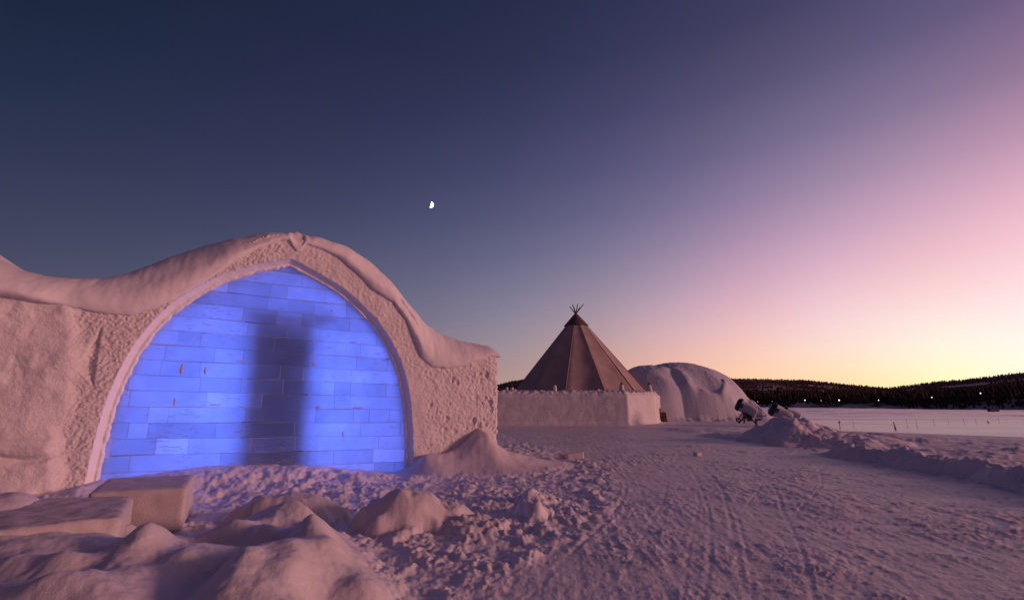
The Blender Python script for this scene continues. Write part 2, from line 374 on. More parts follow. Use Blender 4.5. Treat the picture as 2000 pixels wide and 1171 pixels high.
TRACKS = [(_t1, .035, .022), (par(_t1, .34), .03, .018), (_t2, .03, .014), (par(_t2, .5), .03, .012),
          (spline([at(*q) for q in [(1020, 1171), (1120, 1075), (1200, 1000), (1220, 960), (1215, 930), (1170, 895)]], 4), .04, .03),
          TR([(1000, 1171), (1150, 1050), (1205, 1005)], .03, .02),
          (spline([at(*q) for q in [(1500, 1400), (1460, 1171), (1440, 1090), (1425, 1010), (1390, 930), (1310, 870)]], 4), .035, .022),
          (spline([at(*q) for q in [(1640, 1400), (1590, 1171), (1560, 1060), (1530, 1000), (1500, 940), (1420, 880)]], 4), .035, .022),
          (spline([at(*q) for q in [(1530, 880), (1590, 905), (1605, 945), (1575, 985), (1540, 1010)]], 4), .03, .02),
          TR([(1500, 915), (1480, 960), (1450, 1000)], .03, .015), TR([(1430, 1010), (1425, 1080)], .04, .018)]
TRACKS += [(par(_t1, 1.1), .06, .006), (par(_t1, 1.6), .05, .008), (par(_t1, -.6), .06, .008), (par(_t2, -.4), .05, .008), (par(_t1, 2.3), .07, .009)]

# polar tessellation, fine where the yard is, coarse elsewhere
rr = [0.0, 0.5]; q = 1.0
while q < 64: rr.append(q); q *= 1.0052 if q > 2 else 1.03
rr = np.array(rr)
aa = np.radians(np.concatenate([np.arange(-180, -66, 2.0), np.arange(-66, 60, 0.115), np.arange(60, 180, 2.0)]))
RRg, AAg = np.meshgrid(rr, aa, indexing='ij'); gx = (RRg * np.sin(AAg)).ravel(); gy = (RRg * np.cos(AAg)).ravel()
gz, GF = feature_heights(gx, gy)
order = [('mound', 0.10), ('heap', 0.04), ('hump', 0.06), ('clod', 0.03), ('pile', 0.05), ('bank', 0.05), ('drift', 0.05)]
base_z = gz.copy(); owner = np.zeros(len(gx), int)
for k, (nm, th) in enumerate(order):
    f = GF[nm]; act = f > 1e-4
    sm = 0.92 if nm in ('mound', 'drift', 'hump', 'heap') else 0.2
    fade = sstep(0.0, 0.12, f) * sm                         # soft snow buries the trodden texture
    gz = np.where(act, gz * (1 - fade), gz)
    gz = gz + f if nm != 'drift' else np.maximum(gz, gz * 0.5 + f)
    owner[f > th] = k + 1
onroad = sdf(gx, gy, ROAD) > 0
GV = np.stack([gx, gy, gz], 1); GFc = gridF(len(rr), len(aa), True)
own_f = owner[GFc].max(1); road_f = onroad[GFc].all(1) & (own_f == 0)
def part_ground(name, sel, m, **k):
    o = link(name, submesh(name, GV, GFc[sel]), m, None, True, **k); return o
part_ground('snow_ground', (own_f == 0) & ~road_f, M['snow'], kind='structure')
part_ground('snow_road', road_f, M['road'], kind='structure')
cx_f = gx[GFc[:, 0]]
part_ground('snow_mound', own_f == 1, M['soft'], label='big soft lumpy snow mound filling the lower left foreground', cat='snow mound')
part_ground('snow_heap', own_f == 2, M['soft'], label='small rounded snow heap in the trodden snow in front of the ice wall', cat='snow heap')
part_ground('snow_heap', own_f == 3, M['soft'], label='low flat-topped snow hump half joined to the back of the foreground mound', cat='snow heap')
part_ground('snow_clump', own_f == 4, M['snow'], label='knobbly snow clump beside the left edge of the packed road', cat='snow clump')
part_ground('snow_pile', own_f == 5, M['snow'], label='broad rubbly pile of snow chunks in front of the snow cannons', cat='snow pile')
part_ground('snow_bank', own_f == 6, M['snow'], label='long low ploughed snow bank along the right edge of the road', cat='snow bank')
part_ground('snow_drift', own_f == 7, M['soft'], label='pointed smooth snow drift leaning against the pitted right end wall', cat='snow drift')

def ground_z(x, y):
    X = np.array([x], float); Y = np.array([y], float); z, F = feature_heights(X, Y)
    return float(z[0] + sum(v[0] for v in F.values()))

# ------------------------------------------------------------------ frozen river
LZ = -3.0
rr2 = np.concatenate([np.arange(50, 120, 0.5), np.arange(120, 345, 1.5)]); aa2 = np.radians(np.arange(-70, 75, 0.35))
R2, A2 = np.meshgrid(rr2, aa2, indexing='ij'); lx = (R2 * np.sin(A2)).ravel(); ly = (R2 * np.cos(A2)).ravel()
rough = sstep(115, 150, ly)
lz = LZ + 0.05 * fbm(lx * 0.03, ly * 0.15, 3, 300) + rough * (0.55 * fbm(lx * 0.010, ly * 0.09, 3, 310) + 0.2 * fbm(lx * 0.1, ly * 0.4, 2, 311))
lz = lz + 0.35 * np.exp(-((ly - 118 - 2 * perlin(lx * .02, ly * 0, 5)) / 2.5) ** 2)
link('frozen_river', npmesh('frozen_river', np.stack([lx, ly, lz], 1), gridF(len(rr2), len(aa2))), M['lake'], kind='structure')

# ------------------------------------------------------------------ hills and forest
RIDGE = [(-300, 730), (400, 735), (900, 752), (975, 748), (1000, 741), (1030, 736), (1120, 727), (1225, 720), (1300, 722), (1430, 736), (1500, 737), (1580, 739), (1640, 746), (1700, 751), (1738, 754), (1780, 748), (1830, 741), (1880, 738), (1920, 733), (1960, 727), (2000, 722), (2200, 700), (2600, 670)]
rz_az, rz_t = [], []
for p in RIDGE:
    v = ray(p[0], p[1] - 1); rz_az.append(math.degrees(math.atan2(v[0], v[1]))); rz_t.append(v[2] / math.hypot(v[0], v[1]))
SHORE = 335.0
def hill_z(r, az):
    t = np.interp(az, rz_az, rz_t)
    Rr = 1000.0; top = EYE + t * Rr - 4.5
    bank = LZ + (2.6 + 3.0 * sstep(40, 47, az)) * sstep(SHORE, SHORE + 14, r)
    s = np.clip((r - SHORE - 14) / (Rr - SHORE - 14), 0, 1); prof = s ** 1.15
    x = r * np.sin(np.radians(az)); y = r * np.cos(np.radians(az))
    z = bank + (top - bank) * prof + 3.5 * fbm(x * 0.008, y * 0.008, 3, 400) * s * (1 - sstep(.85, 1, s))
    z = z + 0.5 * fbm(x * 0.06, y * 0.06, 2, 410) * sstep(SHORE, SHORE + 14, r)
    return z - np.clip(r - Rr, 0, 999) * 0.08
ha = np.arange(-60, 62, 0.15); hr = np.concatenate([np.arange(SHORE - 3, SHORE + 30, 1.2), np.linspace(SHORE + 32, 1250, 110)])
HR, HA = np.meshgrid(hr, ha, indexing='ij'); hz = hill_z(HR, HA)
hz[0] = LZ - 1.5
mh = mat('hill_brush', (0.10, 0.065, 0.055), 0.95, None, ((0.40, 0.38, 0.42), 0.02, 0.54, 0.62), 0.0)
ms = mat('shore_snow', (0.35, 0.33, 0.38), 0.8, None, ((0.06, 0.045, 0.045), 0.12, 0.5, 0.62), 0.05)
hV = np.stack([(HR * np.sin(np.radians(HA))).ravel(), (HR * np.cos(np.radians(HA))).ravel(), hz.ravel()], 1); hF = gridF(len(hr), len(ha))
shore_sel = HR.ravel()[hF[:, 0]] < SHORE + 20
link('hill', submesh('hill', hV, hF[~shore_sel]), mh, kind='structure')
link('river_shore', submesh('river_shore', hV, hF[shore_sel]), ms, kind='structure')

def forest(name, count, r0, r1, a0, a1, h0, h1, m, label, seed, conifer=True, gap=0.0, pw=1.0):
    rs = np.random.RandomState(seed); a = rs.uniform(a0, a1, count); r = r0 + (r1 - r0) * rs.rand(count) ** pw
    x = r * np.sin(np.radians(a)); y = r * np.cos(np.radians(a))
    keep = (fbm(x * 0.02, y * 0.02, 2, seed) > gap) & ~((r > 600) & (r < 900) & (a > 41.5) & (rs.rand(count) < .5))
    a, r, x, y = a[keep], r[keep], x[keep], y[keep]; z = hill_z(r, a) - 0.3; h = rs.uniform(h0, h1, len(x)); n_ = len(x)
    k = 5; V = []; F = []
    tiers = [(0.0, 0.04, 0.12, 0.03), (0.10, 0.22, 0.62, 0.06), (0.42, 0.15, 1.0, 0.0)] if conifer else [(0.0, 0.03, 0.3, 0.05), (0.18, 0.12, 0.6, 0.26), (0.6, 0.26, 1.0, 0.03)]
    base = 0
    for (za, ra, zb, rb) in tiers:
        th = rs.rand(n_)[:, None] * 6.28 + np.arange(k)[None] * 2 * np.pi / k
        for (zz, rad) in ((za, ra), (zb, max(rb, 0.004))):
            rj = rad * h[:, None] * rs.uniform(0.6, 1.35, (n_, k)); zj = z[:, None] + h[:, None] * (zz + rs.uniform(-.05, .05, (n_, k)) * (zz > 0))
            V.append(np.stack([x[:, None] + rj * np.cos(th), y[:, None] + rj * np.sin(th), zj], -1).reshape(-1, 3))
        i = np.arange(n_)[:, None] * k; j = np.arange(k)[None]; j2 = (j + 1) % k
        o2 = base + n_ * k
        F.append(np.stack([base + i + j, base + i + j2, o2 + i + j2, o2 + i + j], -1).reshape(-1, 4)); base += 2 * n_ * k
    return link(name, npmesh(name, np.concatenate(V), np.concatenate(F)), m, None, False, label=label, cat='forest', kind='stuff')
m_con = mat('conifer', (0.035, 0.030, 0.026), 0.95, None, ((0.05, 0.04, 0.034), 0.05, .4, .6), 0.0)
m_bir = mat('birch_scrub', (0.10, 0.058, 0.048), 0.95, None, ((0.075, 0.045, 0.038), 0.05, .4, .6), 0.0)
forest('conifer_belt', 2600, SHORE + 10, SHORE + 120, -6, 56, 3.2, 7.5, m_con, 'dark belt of conifers standing along the far river shore', 5, True, -0.5, 1.2)
forest('birch_forest', 9000, SHORE + 100, 1010, -6, 56, 1.8, 3.4, m_bir, 'brownish leafless forest covering the low hills beyond the river', 6, False, -0.35, 0.9)
forest('ridge_forest', 2200, 960, 1015, -6, 56, 0.8, 2.2, m_bir, 'fringe of small trees along the hill crest against the sunset', 8, False, -0.6)
forest('shore_bushes', 700, SHORE + 2, SHORE + 18, 20, 56, 1.2, 3.4, m_con, 'dark bushes scattered on the snowy far river bank', 9, False, 0.0)

# ------------------------------------------------------------------ far shore lamps
def emis(name, color, s):
    m = bpy.data.materials.new(name); m.use_nodes = True; N = m.node_tree.nodes; e = N.new('ShaderNodeEmission')
    e.inputs[0].default_value = (*color, 1); e.inputs[1].default_value = s
    m.node_tree.links.new(e.outputs[0], N['Material Output'].inputs[0]); return m
m_pole = mat('lamp_pole_metal', (0.05, 0.05, 0.05), 0.5)
LAMPS = [(1572, 781, .24, 4, (1, .97, .92), 'bright white lamp on the far shore, left of the two brightest'), (1639, 781, .30, 5, (1, .98, .95), 'brightest white lamp on the far shore, right of the two brightest'),
         (1604, 782, .18, 1.5, (1, .75, .5), 'dim lamp on the far shore between the two brightest lamps'), (1716, 781, .22, 2.5, (1, .8, .6), 'warm lamp on the far shore under the dip of the hills'),
         (1820, 775.5, .22, 2.5, (1, .9, .75), 'small lamp on the far shore above the bare snowy bank'), (1915, 767.5, .24, 3, (1, .95, .8), 'pale lamp highest on the far slope at the right'),
         (1508, 783, .16, 1.2, (1, .7, .45), 'faint lamp across the river just right of the snow cannon'), (1480, 784, .2, 1.2, (1, .6, .3), 'faintest orange lamp across the river directly behind the snow cannon')]
for px, py, rad, st, c, lab in LAMPS:
    Y = 325 if px < 1800 else 318 - (px - 1800) * .15
    X, Y, Z = at_depth(px, py, Y)
    az = math.degrees(math.atan2(X, Y)); r = math.hypot(X, Y)
    r_l = SHORE + 5; X, Y = X * r_l / r, Y * r_l / r; d = ray(px, py); Z = EYE + d[2] * Y / d[1]
    gz_ = float(hill_z(np.array([r_l]), np.array([az]))[0])
    o = empty('shore_lamp', (X, Y, gz_), label=lab, cat='lamp', group='lamps along the far shore')
    MB().tube((0, 0, -.5), (0, 0, max(Z - gz_, .6)), .09, .06, 6).build('pole', m_pole, o)
    b = MB(); b.lathe([(-rad, 0.01), (-rad * .7, rad * .7), (0, rad), (rad * .7, rad * .7), (rad, .01)], (0, 0, Z - gz_), (0, 0, 1), 10)
    b.build('lamp_head', emis('lamp_glow', c, st), o, True)

# ------------------------------------------------------------------ moon: the lit half of a far sphere
def moon():
    d = Vector(ray(843.5, 400.5)).normalized(); D = 6000.0; c = Vector((0, 0, EYE)) + d * D; rad = 5.9 / FPX * D
    rt = d.cross(Vector((0, 0, 1))).normalized(); up = rt.cross(d)
    th = R(-14); a = rt * math.cos(th) + up * math.sin(th); b = -rt * math.sin(th) + up * math.cos(th)
    n1, n2 = 24, 12; V = []
    for i in range(n1 + 1):
        p = -math.pi / 2 + math.pi * i / n1
        for j in range(n2 + 1):
            q = math.pi * j / n2                               # the half turned to the sunset side
            V.append(tuple(b * (math.sin(p) * rad) + (a * math.sin(q) - d * math.cos(q)) * (math.cos(p) * rad)))
    F = gridF(n1 + 1, n2 + 1)
    me = bpy.data.meshes.new('moon'); me.from_pydata(V, [], [tuple(f) for f in F]); me.update()
    o = link('moon', me, emis('moonlight', (1, 1, .98), 3.0), None, True, label='small white half moon in the dark blue sky above the ice building', cat='moon'); o.location = c - a * rad * 0.42
moon()

# ------------------------------------------------------------------ ICE BUILDING
bld = empty('ice_building', (P0[0], P0[1], 0), math.pi / 2 - WD, label='snow and ice building with a pointed arch filled by a glowing blue ice block wall', cat='building')
# local frame: x along the wall, y into the building, z up
S_px = [(-60, 480), (0, 507), (50, 528), (100, 541), (150, 545), (210, 543), (260, 530), (330, 504), (400, 479), (460, 463), (520, 455), (570, 453), (620, 461), (680, 482), (720, 508), (760, 545), (800, 595), (830, 632), (860, 652), (900, 664), (940, 672), (962, 678), (974, 686)]
L_px = [(-60, 570), (0, 578), (60, 590), (110, 596), (160, 604), (210, 613), (255, 616), (300, 603), (340, 585), (400, 550), (450, 515), (500, 487), (550, 468), (565, 468), (572, 482), (580, 491), (590, 489), (597, 476), (620, 482), (660, 500), (700, 535), (730, 565), (770, 590), (795, 625), (812, 665), (825, 700), (845, 716), (870, 719), (900, 716), (935, 705), (960, 695), (974, 697)]
S_uv = np.array([fuv(*p, w=-0.60) for p in S_px]); L_uv = np.array([fuv(*p, w=0.05) for p in L_px])
def prof(uv, u): return np.interp(u, uv[:, 0], uv[:, 1])
def smooth_prof(uv, u, k):
    s = 0
    for o_, w_ in zip(np.linspace(-2, 2, 9), np.exp(-np.linspace(-2, 2, 9) ** 2 / 2)): s = s + w_ * prof(uv, u + o_ * k)
    return s / np.exp(-np.linspace(-2, 2, 9) ** 2 / 2).sum()
U_END = fuv(973, 800)[0]; U_MIN = L_uv[0, 0] - 4.0
ARCH_px = [(150, 1010), (163, 955), (180, 880), (205, 790), (240, 710), (275, 655), (320, 606), (370, 570), (430, 538), (500, 516), (545, 508), (568, 505)]
ARCH_px2 = [(568, 505), (590, 515), (620, 532), (670, 562), (720, 607), (755, 650), (785, 710), (800, 770), (806, 830), (808, 900), (808, 960)]
ARCH = [fuv(*p) for p in spline(ARCH_px, 4)] + [fuv(*p) for p in spline(ARCH_px2, 4)][1:]
ARCHP = ARCH + [(ARCH[-1][0], -0.8), (ARCH[0][0] - 0.3, -0.8)]

# front wall + rim: one displaced sheet that turns the right corner
step = 0.016
s_ax = np.arange(U_MIN, U_END + 4.0, step); v_ax = np.arange(-0.4, 5.3, step)
SG, VG = np.meshgrid(s_ax, v_ax, indexing='ij')
Rc = 0.07
over = np.clip(SG - (U_END - Rc), 0, None); arc = np.clip(over / (Rc * math.pi / 2), 0, 1) * math.pi / 2; past = np.clip(over - Rc * math.pi / 2, 0, None)
bx = np.minimum(SG, U_END - Rc) + Rc * np.sin(arc); by = Rc * (1 - np.cos(arc)) + past
nx = np.sin(arc); ny = -np.cos(arc)                      # outward normal
dA = sdf(SG, VG, ARCHP)                                   # + inside arch
frontal = sstep(U_END + 0.3, U_END - 0.1, SG)
disp = 0.012 * fbm(SG * 3, VG * 3, 3, 500) + 0.004 * fbm(SG * 22, VG * 22, 3, 510, 0.6)
apex_u = fuv(568, 505)[0]
# chopped texture left of the arch and over its left shoulder
ul = fuv(130, 760)[0]
wob = 0.16 * perlin(VG * 1.6, SG * 1.6, 520) + 0.05 * perlin(VG * 5, SG * 5, 521)
leftz = sstep(ul + 0.16, ul - 0.12, SG + wob)             # smooth proud part at the far left
chop = (1 - leftz) * sstep(apex_u + 0.4, apex_u - 0.4, SG)
disp = disp + chop * (0.032 * (billow((SG + VG) * 4.5, (VG - SG) * 9, 3, 530, 0.55) - 0.3) + 0.012 * fbm(SG * 30, VG * 30, 2, 533))
topr = sstep(apex_u, apex_u + 0.3, SG) * sstep(1.5, 2.4, VG)
disp = disp + topr * 0.018 * (billow(SG * 9, VG * 9, 3, 540) - 0.3)
disp = disp + leftz * (0.10 + 0.05 * fbm(SG * 1.2, VG * 1.6, 3, 550) - 0.10 * np.exp(-((VG - 0.95 - 0.05 * SG - .1 * perlin(SG * 2, VG, 4)) / 0.05) ** 2) * 0.8
        + 0.07 * sstep(0.95, 0.85, VG) - 0.018 * billow(SG * 4, VG * 4, 2, 555) * sstep(0.1, 0.4, fbm(SG * 1.3, VG * 1.3, 2, 556)))
disp = disp - 0.02 * leftz
# shallow gouge left of the arch
g1 = np.array(fuv(197, 640)); g2 = np.array(fuv(182, 752)); g3 = np.array(fuv(150, 720))
dg = sdf(SG, VG, [tuple(g1), tuple(g2), tuple(g3)]); disp = disp - np.clip(dg, 0, .3) * 0.45 - 0.03 * sstep(-.02, .02, dg)
# pits
rs = np.random.RandomState(12); dv = np.zeros_like(disp)
def pit(cu, cv, rad, dep):
    i0 = int((cu - 3 * rad - U_MIN) / step); i1 = int((cu + 3 * rad - U_MIN) / step) + 1; j0 = int((cv - 3 * rad + 0.4) / step); j1 = int((cv + 3 * rad + 0.4) / step) + 1
    i0, j0 = max(i0, 0), max(j0, 0)
    if i1 <= i0 or j1 <= j0: return
    su = SG[i0:i1, j0:j1] - cu; sv = VG[i0:i1, j0:j1] - cv; q = np.sqrt(su ** 2 + (sv * 0.9) ** 2) / rad * (1 + .45 * perlin(su * 22 + cu * 9, sv * 22 + cv * 7, 44))
    dv[i0:i1, j0:j1] += -dep * np.exp(-q ** 3) + dep * 0.28 * np.exp(-((q - 1.45) / 0.3) ** 2)
pu0 = ARCH[-1][0] + 0.12
for k in range(300):
    cu = rs.uniform(pu0, U_END + 0.5); t = (cu - pu0) / (U_END - pu0)
    cv = rs.uniform(0.1, 2.3)
    if rs.rand() > 0.15 + 0.75 * min(max(t, 0), 1) ** 1.5 and not (t < 0.25 and rs.rand() < .4): continue
    rad = rs.choice([.02, .03, .042, .06], p=[.3, .35, .25, .1]) * (.75 + .4 * t); pit(cu, cv, rad, rad * rs.uniform(.35, .8))
disp = disp + dv * sstep(-0.02, -0.12, dA)
pil = sstep(pu0 - .1, pu0 + .1, SG)
disp = disp + pil * (0.010 * fbm(SG * 13, VG * 13, 3, 560, .6) + 0.006 * np.abs(perlin(SG * 28, VG * 28, 565)))
# arch chamfer
ch = sstep(0.0, 0.09, dA)
disp = disp * (1 - sstep(-0.01, 0.02, dA)) + sstep(-.01, .02, dA) * (0.006 * fbm(SG * 8, VG * 8, 2, 570)) - 0.10 * np.clip(dA / 0.09, 0, 1) - 0.015 * sstep(0, .012, dA)
rag = 0.009 * fbm(SG * 5, VG * 5, 4, 575, .7)
disp = disp + sstep(.085, .10, dA) * (0.015 + 1.1 * rag) - sstep(.13 + 1.6 * rag, .15 + 1.6 * rag, dA) * 0.16
# flare out softly at the foot
disp = disp + 0.10 * np.exp(-np.clip(VG - 0.0, 0, 9) / 0.12) * frontal * (1 - sstep(-.1, 0, dA))
wx = bx + nx * disp; wy = by + ny * disp
Lz1 = np.max([prof(L_uv, np.minimum(s_ax + o_, U_END - .02)) for o_ in np.linspace(-.2, .2, 9)], 0) + 0.08; Lz = np.repeat(Lz1[:, None], len(v_ax), 1)
WV = np.stack([wx.ravel(), wy.ravel(), VG.ravel()], 1); WF = gridF(len(s_ax), len(v_ax)); WF = WF[:, ::-1]
dAf = dA.ravel()[WF].mean(1); vf = VG.ravel()[WF[:, 0]]; lf = Lz.ravel()[WF[:, 0]]
keep = (dAf < 0.20) & (vf < lf)
rimf = keep & (dAf > 0)
link('wall', submesh('wall', WV, WF[keep & ~rimf]), M['wall'], bld)
link('arch_rim', submesh('arch_rim', WV, WF[rimf]), M['rim'], bld)

# roof of soft snow: lip, bulge, crest, back
u_st = np.concatenate([np.arange(U_MIN, U_END, 0.025), [U_END]])
Su = smooth_prof(S_uv, u_st, 0.05); Lu = prof(L_uv, u_st)
lu0 = L_uv[0, 0]; ext = np.clip(lu0 - u_st, 0, 9); Su = Su + 0.42 * ext; Lu = Lu - 0.02 * ext
T = np.maximum(Su - Lu, 0.08)
Tm = T.copy()
for _ in range(6): Tm = np.convolve(np.pad(Tm, 3, 'edge'), np.ones(7) / 7, 'valid')
bul = np.clip(0.12 * Tm, 0.025, 0.08); Rb = 0.9 * Tm + 0.25
# raise or lower the crest until the section, seen from the yard, tops out at the right elevation
s_az = np.array([math.degrees(math.atan2(*ray(*p)[:2])) for p in S_px]); s_tn = np.array([ray(*p)[2] / math.hypot(*ray(*p)[:2]) for p in S_px])
for _ in range(8):
    worst = np.full(len(u_st), -9.0); T = np.maximum(Su - Lu, 0.08); Rb_ = 0.9 * T + 0.25
    for p in np.linspace(0, math.pi / 2, 14):
        W_ = bul - (bul + Rb_) * (1 - math.cos(p)) ** 0.85; Z_ = Lu + 0.16 * T + 0.84 * T * math.sin(p)
        X_ = P0[0] + FX[0] * u_st - FI[0] * W_; Y_ = P0[1] + FX[1] * u_st - FI[1] * W_; D_ = np.hypot(X_, Y_)
        worst = np.maximum(worst, ((Z_ - EYE) / D_ - np.interp(np.degrees(np.arctan2(X_, Y_)), s_az, s_tn)) * D_)
    ok_ = u_st > L_uv[0, 0]; cor = np.where(ok_, worst, worst[ok_][0]); cor = np.convolve(np.pad(cor, 4, 'edge'), np.ones(9) / 9, 'valid'); Su = Su - 0.8 * cor
T = np.maximum(Su - Lu, 0.08); Tm = T.copy()
for _ in range(6): Tm = np.convolve(np.pad(Tm, 3, 'edge'), np.ones(7) / 7, 'valid')
Rb = 0.9 * Tm + 0.25
# swelling over the left gully and the proud left part
bul = bul + 0.12 * sstep(fuv(150, 600)[0], fuv(60, 600)[0], u_st)
phi = np.concatenate([np.linspace(-math.pi / 2, 0, 12), np.linspace(0, math.pi / 2, 22)[1:]])
rowsW = []; rowsZ = []
rowsW.append(0 * u_st - 0.10); rowsZ.append(Lu + 0.05)
for p in phi:
    if p <= 0: rowsW.append(bul * math.cos(p) ** 0.8); rowsZ.append(Lu + 0.16 * T * (1 + math.sin(p)))
    else: rowsW.append(bul - (bul + Rb) * (1 - math.cos(p)) ** 0.85); rowsZ.append(Lu + 0.16 * T + 0.84 * T * math.sin(p))
for k in np.linspace(0.1, 1, 22)[0:]: rowsW.append(-Rb - k * 4.5); rowsZ.append(Su - 0.10 * k)
rowsW.append(-Rb - 4.8); rowsZ.append(Su * 0 - 0.3)
CW = np.array(rowsW).T; CZ = np.array(rowsZ).T; CU = np.repeat(u_st[:, None], CW.shape[1], 1)
# round the right end
e = np.clip((U_END + 0.03 - CU) / 0.20, 0, 1); rd = np.sqrt(np.clip(1 - (1 - e) ** 2, 0, 1))
CZ = (Lu[:, None]) + (CZ - Lu[:, None]) * (0.25 + 0.75 * rd) ; CU = CU + 0.05 * (1 - e)
low = 0.03 * fbm(CU * 1.1, CZ * 1.6, 2, 600) + 0.008 * fbm(CU * 6, CZ * 6 + CW, 2, 610)
body = np.clip((CZ - Lu[:, None]) / 0.12, 0, 1)
CW2 = CW + low * body; CZ2 = CZ + 0.4 * low * body * (CW > -1)
lipn = 0.010 * fbm(CU * 7, CU * 0, 2, 615)
CZ2 = CZ2 + lipn * (1 - body)
nr, nc = CW.shape
CVt = np.stack([CU.ravel(), -CW2.ravel(), CZ2.ravel()], 1); CF = gridF(nr, nc)
# close the right end with a fan
last = (nr - 1) * nc; cen = len(CVt); CVt = np.vstack([CVt, [U_END + 0.06, 0.6, float(Lu[-1] + 0.1)]])
endF = np.array([(last + j, last + j + 1, cen, cen) for j in range(nc - 1)])
me = bpy.data.meshes.new('roof'); me.from_pydata(CVt.tolist(), [], [tuple(f) for f in CF.tolist()] + [(a, b, c) for a, b, c, _ in endF.tolist()]); me.update()
link('snow_roof', me, M['cap'], bld)

# the ice wall in the arch: courses of clear blocks with frosted joints
def ice_mat():
    m = bpy.data.materials.new('ice_block'); m.use_nodes = True; nt = m.node_tree; N = nt.nodes; L = nt.links
    for nd in list(N): N.remove(nd)
    o = N.new('ShaderNodeOutputMaterial'); tr = N.new('ShaderNodeBsdfTranslucent'); pr = N.new('ShaderNodeBsdfPrincipled'); mx = N.new('ShaderNodeMixShader')
    at_ = N.new('ShaderNodeAttribute'); at_.attribute_name = 'tone'
    tc = N.new('ShaderNodeTexCoord')
    mp = N.new('ShaderNodeMapping'); mp.inputs['Scale'].default_value = (1.6, 1, 12); L.new(tc.outputs['Object'], mp.inputs[0])
    n1 = N.new('ShaderNodeTexNoise'); n1.inputs['Scale'].default_value = 3.2; n1.inputs['Detail'].default_value = 5; n1.inputs['Roughness'].default_value = .65; L.new(mp.outputs[0], n1.inputs[0])
    n2 = N.new('ShaderNodeTexNoise'); n2.inputs['Scale'].default_value = 0.9; n2.inputs['Detail'].default_value = 2; L.new(tc.outputs['Object'], n2.inputs[0])
    r2 = N.new('ShaderNodeMapRange'); r2.inputs['From Min'].default_value = .45; r2.inputs['From Max'].default_value = .62; r2.inputs['To Min'].default_value = .0; r2.inputs['To Max'].default_value = .085; L.new(n2.outputs[0], r2.inputs[0])
    ad = N.new('ShaderNodeMath'); ad.operation = 'ADD'; L.new(n1.outputs[0], ad.inputs[0]); L.new(r2.outputs[0], ad.inputs[1])
    r1 = N.new('ShaderNodeMapRange'); r1.inputs['From Min'].default_value = .66; r1.inputs['From Max'].default_value = .69; L.new(ad.outputs[0], r1.inputs[0])
    n3 = N.new('ShaderNodeTexNoise'); n3.inputs['Scale'].default_value = 2.6; n3.inputs['Detail'].default_value = 4; L.new(tc.outputs['Object'], n3.inputs[0])
    r3 = N.new('ShaderNodeMapRange'); r3.inputs['To Min'].default_value = .72; r3.inputs['To Max'].default_value = 1.28; L.new(n3.outputs[0], r3.inputs[0])
    tm = N.new('ShaderNodeMath'); tm.operation = 'MULTIPLY'; L.new(at_.outputs['Fac'], tm.inputs[0]); L.new(r3.outputs[0], tm.inputs[1])
    vm = N.new('ShaderNodeVectorMath'); vm.operation = 'SCALE'; vm.inputs[0].default_value = (.86, .92, 1.0); L.new(tm.outputs[0], vm.inputs['Scale'])
    L.new(vm.outputs[0], tr.inputs[0])
    pr.inputs['Base Color'].default_value = (.26, .31, .46, 1); pr.inputs['Roughness'].default_value = .35; pr.inputs['Specular IOR Level'].default_value = .35
    bp = N.new('ShaderNodeBump'); bp.inputs['Distance'].default_value = .01; n4 = N.new('ShaderNodeTexNoise'); n4.inputs['Scale'].default_value = 18; n4.inputs['Detail'].default_value = 4
    L.new(tc.outputs['Object'], n4.inputs[0]); L.new(n4.outputs[0], bp.inputs['Height']); L.new(bp.outputs[0], pr.inputs['Normal'])
    f = N.new('ShaderNodeMath'); f.operation = 'MULTIPLY_ADD'; f.inputs[1].default_value = .45; f.inputs[2].default_value = .14; L.new(r1.outputs[0], f.inputs[0])
    L.new(f.outputs[0], mx.inputs[0]); L.new(tr.outputs[0], mx.inputs[1]); L.new(pr.outputs[0], mx.inputs[2]); L.new(mx.outputs[0], o.inputs[0])
    return m
M['ice'] = ice_mat(); 
IY = 0.185; crs = 0.272; TILT = -0.022
a_u0 = min(p[0] for p in ARCH) - .15; a_u1 = max(p[0] for p in ARCH) + .1
iv, ifc, tones = [], [], []
def quad(pp, t):
    pp = [np.array(p) for p in pp]
    n1_ = max(1, int(np.linalg.norm(pp[1] - pp[0]) / .08)); n2_ = max(1, int(np.linalg.norm(pp[3] - pp[0]) / .08))
    def L_(s_, t_): return pp[0] * (1 - s_) * (1 - t_) + pp[1] * s_ * (1 - t_) + pp[2] * s_ * t_ + pp[3] * (1 - s_) * t_
    ii, jj = np.meshgrid((np.arange(n1_) + .5) / n1_, (np.arange(n2_) + .5) / n2_, indexing='ij')
    cx_ = L_(ii[..., None], jj[..., None]); ok = sdf(cx_[..., 0], cx_[..., 2], ARCHP) > -.14
    for i_ in range(n1_):
        for j_ in range(n2_):
            if ok[i_, j_]:
                b = len(iv); iv.extend([L_(i_ / n1_, j_ / n2_), L_((i_ + 1) / n1_, j_ / n2_), L_((i_ + 1) / n1_, (j_ + 1) / n2_), L_(i_ / n1_, (j_ + 1) / n2_)])
                ifc.append((b, b + 1, b + 2, b + 3)); tones.extend([t] * 4)
z0 = -0.35; row = 0
